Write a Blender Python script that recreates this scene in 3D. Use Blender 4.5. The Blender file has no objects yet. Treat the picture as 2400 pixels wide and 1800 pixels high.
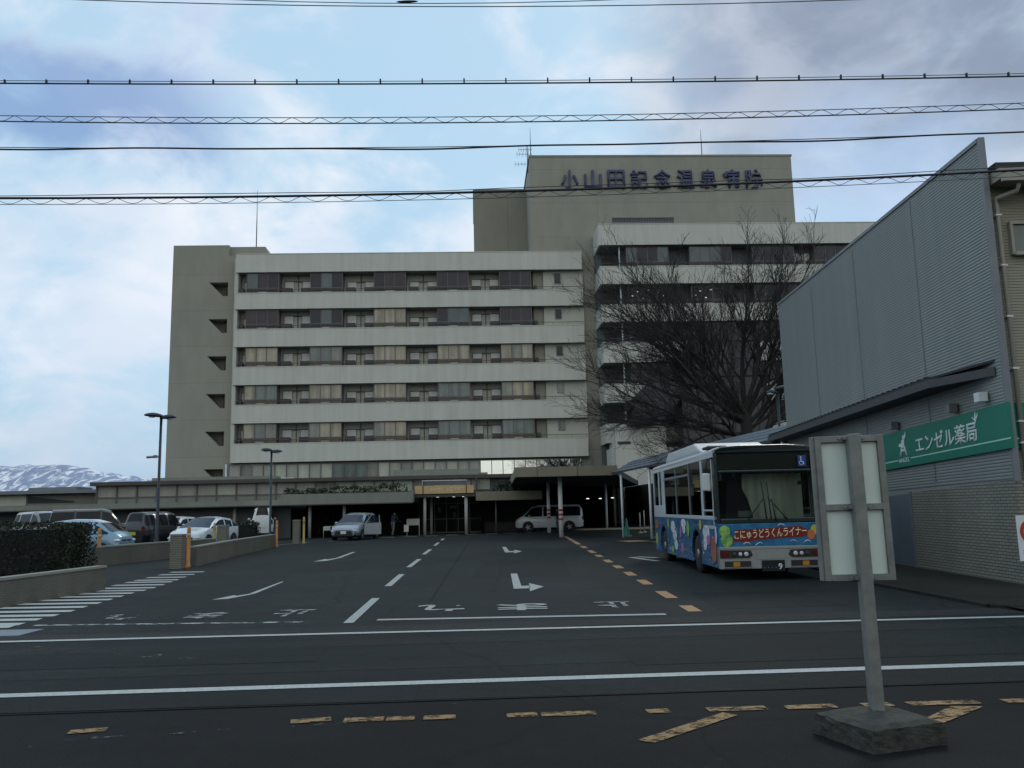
import bpy, bmesh, math, random
from mathutils import Vector, Matrix, Euler
random.seed(7)
scn = bpy.context.scene
COL = scn.collection
R = math.radians
# ------------------------------------------------------------------ camera
cam_d = bpy.data.cameras.new("camera")
cam = bpy.data.objects.new("camera", cam_d)
COL.objects.link(cam)
cam_d.sensor_width = 36.0
cam_d.lens = 29.64
cam_d.clip_start = 0.1
cam_d.clip_end = 9000
PITCH, ROLL = R(8.46), R(1.3)
fwd = Vector((0, math.cos(PITCH), math.sin(PITCH)))
rgt0 = Vector((1, 0, 0)); up0 = Vector((0, -math.sin(PITCH), math.cos(PITCH)))
rgt = rgt0*math.cos(ROLL) - up0*math.sin(ROLL)
upv = rgt0*math.sin(ROLL) + up0*math.cos(ROLL)
cam.matrix_world = Matrix(((rgt.x, upv.x, -fwd.x, 0), (rgt.y, upv.y, -fwd.y, 0), (rgt.z, upv.z, -fwd.z, 1.6), (0, 0, 0, 1)))
scn.camera = cam
scn.view_settings.view_transform = 'Standard'
scn.view_settings.look = 'None'
scn.view_settings.exposure = 0.0
scn.view_settings.gamma = 1.0
# ------------------------------------------------------------------ sun and sky
SUN_EL, SUN_AZ = R(38), R(25)          # azimuth measured from +Y towards +X: behind the hospital, veiled by cloud
sun_d = bpy.data.lights.new("sun", 'SUN')
sun_d.energy = 0.6; sun_d.angle = R(14); sun_d.color = (1.0, 0.95, 0.87)
sun = bpy.data.objects.new("sun", sun_d); COL.objects.link(sun)
sdir = Vector((math.sin(SUN_AZ)*math.cos(SUN_EL), math.cos(SUN_AZ)*math.cos(SUN_EL), math.sin(SUN_EL)))
sun.rotation_euler = (-sdir).to_track_quat('-Z', 'Y').to_euler()

def build_world():
    w = bpy.data.worlds.new("World"); scn.world = w; w.use_nodes = True
    nt = w.node_tree; N = nt.nodes; L = nt.links; N.clear()
    out = N.new('ShaderNodeOutputWorld'); bg = N.new('ShaderNodeBackground')
    bg.inputs[1].default_value = 0.1
    sky = N.new('ShaderNodeTexSky'); sky.sky_type = 'NISHITA'; sky.sun_disc = False
    sky.sun_elevation = SUN_EL; sky.sun_rotation = SUN_AZ
    tc = N.new('ShaderNodeTexCoord'); sep = N.new('ShaderNodeSeparateXYZ'); L.new(tc.outputs['Generated'], sep.inputs[0])
    def mth(op, a, b=None, clamp=False):
        n = N.new('ShaderNodeMath'); n.operation = op; n.use_clamp = clamp
        for i, v in enumerate((a, b)):
            if v is None: continue
            if isinstance(v, (int, float)): n.inputs[i].default_value = v
            else: L.new(v, n.inputs[i])
        return n.outputs[0]
    def mix(f, a, b):
        n = N.new('ShaderNodeMix'); n.data_type = 'RGBA'
        if isinstance(f, (int, float)): n.inputs[0].default_value = f
        else: L.new(f, n.inputs[0])
        for i, v in ((6, a), (7, b)):
            if isinstance(v, tuple): n.inputs[i].default_value = (*v, 1)
            else: L.new(v, n.inputs[i])
        return n.outputs[2]
    def ramp(v, a, b):
        n = N.new('ShaderNodeMapRange'); n.interpolation_type = 'SMOOTHSTEP'
        n.inputs[1].default_value = a; n.inputs[2].default_value = b; L.new(v, n.inputs[0]); return n.outputs[0]
    def noise(scale, detail, rough, dist, off, stretch=1.0):
        mp = N.new('ShaderNodeMapping'); mp.inputs['Location'].default_value = (off, off*.7, off*.3)
        mp.inputs['Scale'].default_value = (1, 1, stretch); mp.inputs['Rotation'].default_value = (0, .25, 0); L.new(tc.outputs['Generated'], mp.inputs[0])
        n = N.new('ShaderNodeTexNoise'); n.inputs['Scale'].default_value = scale; n.inputs['Detail'].default_value = detail
        n.inputs['Roughness'].default_value = rough; n.inputs['Distortion'].default_value = dist
        L.new(mp.outputs[0], n.inputs['Vector']); return n.outputs['Fac']
    def dot(d):
        n = N.new('ShaderNodeVectorMath'); n.operation = 'DOT_PRODUCT'; L.new(tc.outputs['Generated'], n.inputs[0])
        n.inputs[1].default_value = Vector(d).normalized(); return n.outputs['Value']
    def spot(d, a, b): return ramp(dot(d), math.cos(R(a)), math.cos(R(b)))
    n1 = noise(3.2, 6, .52, .6, 3.1, 1.5)
    n2 = noise(8.5, 7, .55, .4, 8.4, 1.6)
    n3 = noise(5.5, 5, .5, .5, 5.2, 1.3)
    soft = mth('ADD', mth('MULTIPLY', n1, .56), mth('MULTIPLY', n2, .44))
    pale = mix(.10, (4.9, 7.2, 9.1), sky.outputs[0])
    white = mix(ramp(n3, .35, .7), (7.2, 8.1, 9.4), (8.8, 9.3, 10.0))
    col = mix(ramp(soft, .42, .60), pale, white)
    # a clearer blue-violet streak drifting across the upper left
    d = mth('ADD', dot((-.263, .337, -.904)), mth('MULTIPLY', mth('SUBTRACT', soft, .5), .30))
    st = mth('MULTIPLY', mth('SUBTRACT', 1, ramp(mth('ABSOLUTE', d), .008, .068)), spot((-.46, .775, .43), 13, 5))
    col = mix(mth('MULTIPLY', st, .85), col, (2.5, 3.9, 6.7))
    col = mix(mth('MULTIPLY', mth('MULTIPLY', spot((-.318, .815, .484), 5, .5), ramp(n2, .35, .6)), .55), col, (4.0, 5.6, 8.2))
    col = mix(mth('MULTIPLY', mth('MULTIPLY', spot((.225, .859, .461), 3.2, .4), ramp(n2, .30, .55)), .7), col, (3.2, 4.8, 8.0))
    # the heavier grey bank on the right
    gm = mth('MULTIPLY', spot((.56, .70, .46), 30, 15), ramp(mth('ADD', n1, mth('MULTIPLY', mth('SUBTRACT', n3, .5), .5)), .28, .54))
    gm = mth('MULTIPLY', gm, ramp(sep.outputs[2], .26, .40))
    grey = mix(ramp(n2, .35, .65), (2.7, 3.3, 4.5), (4.3, 5.0, 6.2))
    col = mix(mth('MULTIPLY', gm, .95), col, grey)
    col = mix(mth('MULTIPLY', spot((.385, .87, .32), 9, 2), mth('MULTIPLY', ramp(n3, .3, .6), .6)), col, (4.6, 6.4, 9.2))
    # duller towards the horizon
    col = mix(mth('MULTIPLY', mth('SUBTRACT', 1, ramp(sep.outputs[2], -.02, .20)), .62), col, mix(ramp(n1, .35, .65), (3.7, 5.0, 6.5), (4.9, 6.1, 7.2)))
    # bright opening in the cloud behind the camera, low over the street
    col = mix(mth('MULTIPLY', spot((.15, -1, .13), 55, 15), .65), col, (9.6, 9.3, 8.1))
    L.new(col, bg.inputs[0]); L.new(bg.outputs[0], out.inputs[0])
build_world()

# ------------------------------------------------------------------ materials
MATS = {}
def _new(name):
    m = bpy.data.materials.new(name); m.use_nodes = True
    nt = m.node_tree; b = nt.nodes['Principled BSDF']; MATS[name] = m
    return m, nt.nodes, nt.links, b
def mat(name, col, rough=.6, var=.12, scale=2.0, metal=0., bump=0., bscale=40., spec=.5, coat=0., streak=0., tint=None):
    """plain surface with two-scale procedural tone variation, optional vertical streaks and fine bump"""
    m, N, L, b = _new(name)
    b.inputs['Roughness'].default_value = rough; b.inputs['Metallic'].default_value = metal
    b.inputs['Specular IOR Level'].default_value = spec; b.inputs['Coat Weight'].default_value = coat
    tc = N.new('ShaderNodeTexCoord')
    n = N.new('ShaderNodeTexNoise'); n.inputs['Scale'].default_value = scale; n.inputs['Detail'].default_value = 6; n.inputs['Roughness'].default_value = .62
    L.new(tc.outputs['Object'], n.inputs['Vector'])
    fac = n.outputs['Fac']
    if streak:
        mp = N.new('ShaderNodeMapping'); mp.inputs['Scale'].default_value = (1.6, 1.6, .09); L.new(tc.outputs['Object'], mp.inputs[0])
        n2 = N.new('ShaderNodeTexNoise'); n2.inputs['Scale'].default_value = 1.4; n2.inputs['Detail'].default_value = 5
        L.new(mp.outputs[0], n2.inputs['Vector'])
        mx = N.new('ShaderNodeMix'); mx.inputs[0].default_value = streak; L.new(fac, mx.inputs[2]); L.new(n2.outputs['Fac'], mx.inputs[3]); fac = mx.outputs[0]
    r = N.new('ShaderNodeValToRGB'); r.color_ramp.elements[0].position = .3; r.color_ramp.elements[1].position = .7
    c2 = tint or col
    r.color_ramp.elements[0].color = (*[c*(1-var) for c in col], 1); r.color_ramp.elements[1].color = (*[min(1, c*(1+var)) for c in c2], 1)
    L.new(fac, r.inputs[0]); L.new(r.outputs[0], b.inputs['Base Color'])
    if bump:
        n3 = N.new('ShaderNodeTexNoise'); n3.inputs['Scale'].default_value = bscale; n3.inputs['Detail'].default_value = 4
        L.new(tc.outputs['Object'], n3.inputs['Vector'])
        bp = N.new('ShaderNodeBump'); bp.inputs['Strength'].default_value = bump; bp.inputs['Distance'].default_value = .02
        L.new(n3.outputs['Fac'], bp.inputs['Height']); L.new(bp.outputs[0], b.inputs['Normal'])
    return m
def tiles(name, c1, c2, mortar, w, h, ms, swap=True, rough=.6, bump=.3, var=.2, bias=0.):
    """brick/tile/panel-joint pattern on vertical faces (uses x+y along, z up in object space)"""
    m, N, L, b = _new(name); b.inputs['Roughness'].default_value = rough
    tc = N.new('ShaderNodeTexCoord'); sp = N.new('ShaderNodeSeparateXYZ'); L.new(tc.outputs['Object'], sp.inputs[0])
    ad = N.new('ShaderNodeMath'); ad.operation = 'ADD'; L.new(sp.outputs[0], ad.inputs[0]); L.new(sp.outputs[1], ad.inputs[1])
    cb = N.new('ShaderNodeCombineXYZ'); L.new(ad.outputs[0], cb.inputs[0]); L.new(sp.outputs[2], cb.inputs[1])
    br = N.new('ShaderNodeTexBrick'); L.new(cb.outputs[0], br.inputs['Vector'])
    br.offset = .5 if swap else 0.0
    br.inputs['Color1'].default_value = (*c1, 1); br.inputs['Color2'].default_value = (*c2, 1); br.inputs['Mortar'].default_value = (*mortar, 1)
    br.inputs['Scale'].default_value = 1; br.inputs['Brick Width'].default_value = w; br.inputs['Row Height'].default_value = h
    br.inputs['Mortar Size'].default_value = ms; br.inputs['Mortar Smooth'].default_value = .2; br.inputs['Bias'].default_value = bias
    n = N.new('ShaderNodeTexNoise'); n.inputs['Scale'].default_value = .8; n.inputs['Detail'].default_value = 7; n.inputs['Roughness'].default_value = .65
    mp = N.new('ShaderNodeMapping'); mp.inputs['Scale'].default_value = (1, 1, .35); L.new(tc.outputs['Object'], mp.inputs[0]); L.new(mp.outputs[0], n.inputs['Vector'])
    mr = N.new('ShaderNodeMapRange'); mr.inputs[1].default_value = .3; mr.inputs[2].default_value = .7; mr.inputs[3].default_value = 1-var; mr.inputs[4].default_value = 1+var; L.new(n.outputs['Fac'], mr.inputs[0])
    mx = N.new('ShaderNodeVectorMath'); mx.operation = 'SCALE'; L.new(br.outputs['Color'], mx.inputs[0]); L.new(mr.outputs[0], mx.inputs['Scale'])
    L.new(mx.outputs[0], b.inputs['Base Color'])
    if bump:
        bp = N.new('ShaderNodeBump'); bp.inputs['Strength'].default_value = bump; bp.inputs['Distance'].default_value = .01; bp.invert = True
        L.new(br.outputs['Fac'], bp.inputs['Height']); L.new(bp.outputs[0], b.inputs['Normal'])
    return m
def asphalt(name, col, patch=.25, speck=.5, rough=.85, cracks=True):
    m, N, L, b = _new(name); b.inputs['Roughness'].default_value = rough; b.inputs['Specular IOR Level'].default_value = .18
    tc = N.new('ShaderNodeTexCoord')
    def nz(scale, det, sc=(1, 1, 1), rg=.6):
        mp = N.new('ShaderNodeMapping'); mp.inputs['Scale'].default_value = sc; L.new(tc.outputs['Object'], mp.inputs[0])
        n = N.new('ShaderNodeTexNoise'); n.inputs['Scale'].default_value = scale; n.inputs['Detail'].default_value = det; n.inputs['Roughness'].default_value = rg
        L.new(mp.outputs[0], n.inputs['Vector']); return n.outputs['Fac']
    def mr(v, a, b_, c, d):
        n = N.new('ShaderNodeMapRange'); n.inputs[1].default_value = a; n.inputs[2].default_value = b_; n.inputs[3].default_value = c; n.inputs[4].default_value = d
        L.new(v, n.inputs[0]); return n.outputs[0]
    def mul(a, b_):
        n = N.new('ShaderNodeMath'); n.operation = 'MULTIPLY'; L.new(a, n.inputs[0]); L.new(b_, n.inputs[1]); return n.outputs[0]
    v = mul(mr(nz(.35, 6, (1, .45, 1)), .3, .7, 1-patch, 1+patch), mr(nz(90, 2), .35, .65, 1-speck, 1+speck))
    v = mul(v, mr(nz(7, 5), .3, .7, .82, 1.18)); v = mul(v, mr(nz(1.3, 5, (.35, 1.6, 1)), .35, .65, .86, 1.14))
    if cracks:
        mp = N.new('ShaderNodeMapping'); mp.inputs['Scale'].default_value = (1, .6, 1); L.new(tc.outputs['Object'], mp.inputs[0])
        dn = N.new('ShaderNodeTexNoise'); dn.inputs['Scale'].default_value = 2.0; dn.inputs['Detail'].default_value = 5; L.new(mp.outputs[0], dn.inputs['Vector'])
        vm = N.new('ShaderNodeMix'); vm.data_type = 'VECTOR'; vm.inputs[0].default_value = .25; L.new(mp.outputs[0], vm.inputs[4]); L.new(dn.outputs['Color'], vm.inputs[5])
        vo = N.new('ShaderNodeTexVoronoi'); vo.feature = 'DISTANCE_TO_EDGE'; vo.inputs['Scale'].default_value = .22; L.new(vm.outputs[1], vo.inputs['Vector'])
        v = mul(v, mr(vo.outputs['Distance'], .0, .006, .55, 1.0))
    sc = N.new('ShaderNodeVectorMath'); sc.operation = 'SCALE'; sc.inputs[0].default_value = col; L.new(v, sc.inputs['Scale']); L.new(sc.outputs[0], b.inputs['Base Color'])
    bp = N.new('ShaderNodeBump'); bp.inputs['Strength'].default_value = .35; bp.inputs['Distance'].default_value = .01
    L.new(nz(130, 2), bp.inputs['Height']); L.new(bp.outputs[0], b.inputs['Normal'])
    return m
def paint(name, col, wear=.45, scale=6., stretch=(1, 1, 1)):
    """worn road paint: flakes away where a noise is high (alpha to the asphalt below)"""
    m, N, L, b = _new(name); b.inputs['Roughness'].default_value = .75
    tc = N.new('ShaderNodeTexCoord')
    mp = N.new('ShaderNodeMapping'); mp.inputs['Scale'].default_value = stretch; L.new(tc.outputs['Object'], mp.inputs[0])
    n = N.new('ShaderNodeTexNoise'); n.inputs['Scale'].default_value = scale; n.inputs['Detail'].default_value = 9; n.inputs['Roughness'].default_value = .78
    L.new(mp.outputs[0], n.inputs['Vector'])
    mr = N.new('ShaderNodeMapRange'); mr.inputs[1].default_value = 1-wear-.06; mr.inputs[2].default_value = 1-wear+.06; mr.inputs[3].default_value = 1; mr.inputs[4].default_value = .0
    L.new(n.outputs['Fac'], mr.inputs[0]); L.new(mr.outputs[0], b.inputs['Alpha'])
    n2 = N.new('ShaderNodeTexNoise'); n2.inputs['Scale'].default_value = 25; n2.inputs['Detail'].default_value = 4; L.new(tc.outputs['Object'], n2.inputs['Vector'])
    r = N.new('ShaderNodeValToRGB'); r.color_ramp.elements[0].color = (*[c*.7 for c in col], 1); r.color_ramp.elements[1].color = (*col, 1)
    r.color_ramp.elements[0].position = .3; r.color_ramp.elements[1].position = .65
    L.new(n2.outputs['Fac'], r.inputs[0]); L.new(r.outputs[0], b.inputs['Base Color'])
    return m
def glass(name, tint, rough=.02, mixf=.5, ior=1.5):
    """see-through tinted glass: transparent mixed with a mirror reflection by viewing angle"""
    m = bpy.data.materials.new(name); m.use_nodes = True; N = m.node_tree.nodes; L = m.node_tree.links; N.clear(); MATS[name] = m
    o = N.new('ShaderNodeOutputMaterial'); t = N.new('ShaderNodeBsdfTransparent'); t.inputs[0].default_value = (*tint, 1)
    g = N.new('ShaderNodeBsdfGlossy'); g.inputs['Roughness'].default_value = rough; g.inputs[0].default_value = (.9, .95, .95, 1)
    fr = N.new('ShaderNodeFresnel'); fr.inputs[0].default_value = ior
    mr = N.new('ShaderNodeMath'); mr.operation = 'ADD'; mr.inputs[1].default_value = mixf; mr.use_clamp = True; L.new(fr.outputs[0], mr.inputs[0])
    mx = N.new('ShaderNodeMixShader'); L.new(mr.outputs[0], mx.inputs[0]); L.new(t.outputs[0], mx.inputs[1]); L.new(g.outputs[0], mx.inputs[2]); L.new(mx.outputs[0], o.inputs[0])
    return m
def emis(name, col, s):
    m, N, L, b = _new(name); b.inputs['Base Color'].default_value = (*col, 1); b.inputs['Emission Color'].default_value = (*col, 1); b.inputs['Emission Strength'].default_value = s
    return m

asphalt('asphalt_drive', (.0146, .0195, .0198), patch=.38, speck=.65); asphalt('asphalt_road', (.0112, .0150, .0152), patch=.32, speck=.65); asphalt('asphalt_old', (.0056, .0066, .0070), patch=.45, speck=.9); asphalt('asphalt_patch', (.0105, .0140, .0145), patch=.3, speck=.65); asphalt('tar', (.006, .007, .008), patch=.3, cracks=False)
asphalt('pavement', (.024, .0225, .018), patch=.45, cracks=False); asphalt('gutter', (.026, .028, .027), patch=.2, cracks=False)
paint('paint_white', (.36, .39, .38), .33); paint('paint_worn', (.40, .43, .42), .50, 5); paint('paint_line', (.44, .47, .46), .27)
paint('paint_orange', (.40, .225, .10), .38); paint('paint_yellow_worn', (.31, .19, .075), .47, 8, (1, 1.5, 1)); paint('paint_faint', (.16, .175, .17), .60, 6)
mat('concrete_white', (.545, .54, .475), .8, .11, .5, streak=.6, bump=.05)
tiles('panel_green', (.308, .298, .245), (.295, .286, .235), (.238, .23, .19), 48, 3.64, .022, swap=False, rough=.85, bump=.15, var=.08)
tiles('panel_shaded', (.245, .235, .185), (.235, .225, .178), (.17, .165, .13), 6.2, 7.28, .03, swap=False, rough=.85, bump=.15, var=.08)  # tower panel again, darker: shade of the set-back annex put into the colour
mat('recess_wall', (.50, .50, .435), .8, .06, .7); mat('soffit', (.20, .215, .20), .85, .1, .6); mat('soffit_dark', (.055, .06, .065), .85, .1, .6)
mat('dark_steel', (.03, .032, .035), .5, .15, 5); mat('brown_steel', (.075, .062, .055), .55, .12, 3); mat('cabinet_brown', (.06, .045, .045), .6, .15, 3)
mat('bay_frame', (.14, .115, .125), .45, .12, 3); mat('rail_metal', (.10, .095, .09), .5, .1, 3)
mat('glass_dark', (.022, .024, .034), .06, .45, .9, spec=.35, streak=.5); mat('glass_purple', (.040, .036, .044), .10, .4, .9, spec=.35, streak=.5); mat('glass_blue', (.05, .085, .095), .08, .3, .6, spec=.7)
mat('glass_cream', (.36, .32, .235), .18, .48, 1.1, spec=.45, streak=.65); mat('glass_grey', (.235, .235, .205), .15, .48, 1.1, spec=.45, streak=.65); mat('glass_green', (.16, .195, .175), .12, .45, 1.1, spec=.45, streak=.6); mat('glass_brown', (.13, .10, .075), .2, .3, 1.5, spec=.4, streak=.4)
mat('blind_grey', (.345, .345, .30), .3, .2, 1.2, spec=.6, streak=.5); mat('blind_pale', (.45, .465, .39), .3, .2, 1.2, spec=.6, streak=.5)
mat('glass_mirror', (.86, .86, .80), .03, .03, 1, metal=1.)
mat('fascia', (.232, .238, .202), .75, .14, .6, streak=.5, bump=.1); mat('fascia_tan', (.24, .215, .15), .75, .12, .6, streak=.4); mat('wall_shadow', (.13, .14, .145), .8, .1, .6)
mat('letter_blue', (.040, .052, .115), .4, .2, 2); mat('steel_grey', (.23, .24, .25), .45, .15, 4, metal=.5); mat('steel_galv', (.215, .222, .208), .55, .22, 9, metal=.35, bump=.08)
mat('gold_board', (.60, .41, .20), .5, .12, 2); mat('gold_text', (.82, .66, .44), .5, .05, 2); mat('column_grey', (.42, .41, .36), .6, .1, 2, streak=.4)
mat('white_paint', (.72, .74, .73), .45, .06, 3); mat('red_band', (.42, .05, .03), .5, .1, 4); mat('yellow_kerb', (.42, .38, .26), .7, .2, 3)
mat('roof_bluegrey', (.155, .185, .215), .5, .1, .8, metal=.3); mat('wall_ribbed', (.275, .300, .288), .5, .07, .6, metal=.15, streak=.5)
mat('siding_beige', (.30, .285, .215), .65, .07, .6, streak=.4); mat('trim_beige', (.33, .31, .25), .55, .08, 2); mat('trim_grey', (.20, .215, .23), .5, .08, 2, metal=.3)
tiles('tile_base', (.265, .26, .212), (.225, .22, .18), (.105, .10, .082), .23, .060, .012, rough=.6, bump=.4, var=.14)
tiles('tile_wall', (.125, .122, .10), (.112, .11, .09), (.075, .073, .06), .23, .042, .007, rough=.65, bump=.4, var=.25)
tiles('tile_pillar', (.25, .245, .19), (.21, .205, .16), (.10, .10, .085), .12, .055, .012, rough=.65, bump=.4, var=.15)
mat('sign_green', (.006, .185, .125), .35, .04, 1.2, spec=.4); mat('sign_white', (.72, .78, .76), .5, .03, 2); mat('sign_line', (.45, .72, .62), .5, .03, 2)
mat('black_awning', (.016, .017, .02), .6, .1, 2); mat('awning_edge', (.060, .063, .064), .6, .1, 2); mat('ridge_dark', (.018, .022, .016), .95, .5, .05); mat('wood_dark', (.012, .013, .013), .9, .3, 3)
mat('bark', (.030, .027, .024), .9, .3, 6, bump=.3, bscale=20); mat('twig', (.026, .023, .021), .9, .2, 6)
mat('hedge_leaf', (.018, .024, .016), .75, .5, 5, spec=.25); mat('hedge_leaf_light', (.035, .046, .024), .7, .5, 5, spec=.3); mat('shrub_leaf', (.030, .050, .022), .7, .5, 5, spec=.3)
mat('lamp_metal', (.025, .032, .042), .45, .12, 4, metal=.3); mat('lamp_green', (.022, .038, .036), .4, .12, 4, metal=.2)
mat('bollard_orange', (.46, .20, .055), .6, .25, 6); mat('bollard_yellow', (.40, .31, .09), .6, .2, 6); mat('concrete_block', (.042, .042, .035), .95, .45, 7, bump=.9, bscale=22)
mat('board_back', (.70, .79, .72), .5, .07, 2.5, streak=.5); mat('cable_black', (.008, .009, .014), .6, .1, 5); mat('cable_grey', (.05, .06, .075), .6, .1, 5)
mat('tyre', (.012, .012, .012), .85, .2, 10); mat('rim', (.32, .33, .34), .35, .15, 8, metal=.8); mat('rim_dark', (.07, .07, .075), .5, .3, 9, metal=.5)
mat('car_glass', (.010, .012, .015), .05, .2, 2, spec=.28); mat('car_glass_blue', (.014, .030, .056), .08, .3, 2, spec=.2); mat('chrome', (.62, .65, .66), .18, .08, 5, metal=.9)
mat('lens', (.62, .66, .68), .12, .15, 8, spec=.8); mat('lens_red', (.11, .010, .010), .2, .15, 8); mat('lens_amber', (.50, .22, .02), .25, .1, 8); mat('plate_white', (.68, .70, .68), .5, .05, 8); mat('plate_yellow', (.42, .46, .04), .5, .05, 8)
mat('black_plastic', (.014, .015, .016), .5, .15, 6); mat('skin', (.42, .27, .20), .6, .06, 8); mat('hair', (.012, .010, .009), .7, .2, 20)
mat('bus_white', (.56, .60, .61), .35, .05, 1.2, coat=.3); mat('bus_blue', (.007, .10, .27), .32, .4, 3.2, coat=.4, tint=(.014, .15, .30))
def wrap_print(name):
    # blue wrap with swirls and scattered coloured dots
    m, N, L, b = _new(name); b.inputs['Roughness'].default_value = .32; b.inputs['Coat Weight'].default_value = .3
    tc = N.new('ShaderNodeTexCoord'); n = N.new('ShaderNodeTexNoise'); n.inputs['Scale'].default_value = 2.6; n.inputs['Detail'].default_value = 4; n.inputs['Distortion'].default_value = 1.6; L.new(tc.outputs['Object'], n.inputs['Vector'])
    r = N.new('ShaderNodeValToRGB'); r.color_ramp.elements[0].position = .32; r.color_ramp.elements[1].position = .68
    r.color_ramp.elements[0].color = (.005, .055, .165, 1); r.color_ramp.elements[1].color = (.012, .16, .30, 1); L.new(n.outputs['Fac'], r.inputs[0])
    col = r.outputs[0]
    for sc, rad in ((9., .16), (17., .20)):
        v = N.new('ShaderNodeTexVoronoi'); v.inputs['Scale'].default_value = sc; L.new(tc.outputs['Object'], v.inputs['Vector'])
        mr = N.new('ShaderNodeMapRange'); mr.inputs[1].default_value = rad; mr.inputs[2].default_value = rad+.05; mr.inputs[3].default_value = .8; mr.inputs[4].default_value = 0; L.new(v.outputs['Distance'], mr.inputs[0])
        hs = N.new('ShaderNodeMix'); hs.data_type = 'RGBA'; hs.inputs[0].default_value = .55; L.new(v.outputs['Color'], hs.inputs[6]); hs.inputs[7].default_value = (.45, .55, .62, 1)
        mx = N.new('ShaderNodeMix'); mx.data_type = 'RGBA'; L.new(mr.outputs[0], mx.inputs[0]); L.new(col, mx.inputs[6]); L.new(hs.outputs[2], mx.inputs[7]); col = mx.outputs[2]
    L.new(col, b.inputs['Base Color'])
wrap_print('bus_wrap'); emis('lamp_lit', (1, .97, .9), 1.6)
mat('bus_green_black', (.008, .020, .021), .25, .2, 2, coat=.5)
mat('bus_silver', (.33, .35, .34), .35, .08, 2, metal=.35); mat('bus_red', (.19, .007, .009), .4, .1, 3); mat('bus_text', (.86, .74, .44), .45, .04, 3)
glass('bus_glass', (.84, .88, .86), mixf=.015, ior=1.42); glass('bus_glass_side', (.38, .43, .42), mixf=.02, ior=1.45)
glass('porch_glass', (.5, .55, .55), mixf=-.02)
mat('seat', (.015, .018, .030), .85, .2, 5); mat('reflection_pale', (.58, .59, .52), .8, .35, 2.2, streak=.8)
mat('signal_blue', (.006, .06, .30), .4, .06, 4); mat('mountain', (.25, .3, .4), .9)

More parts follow.
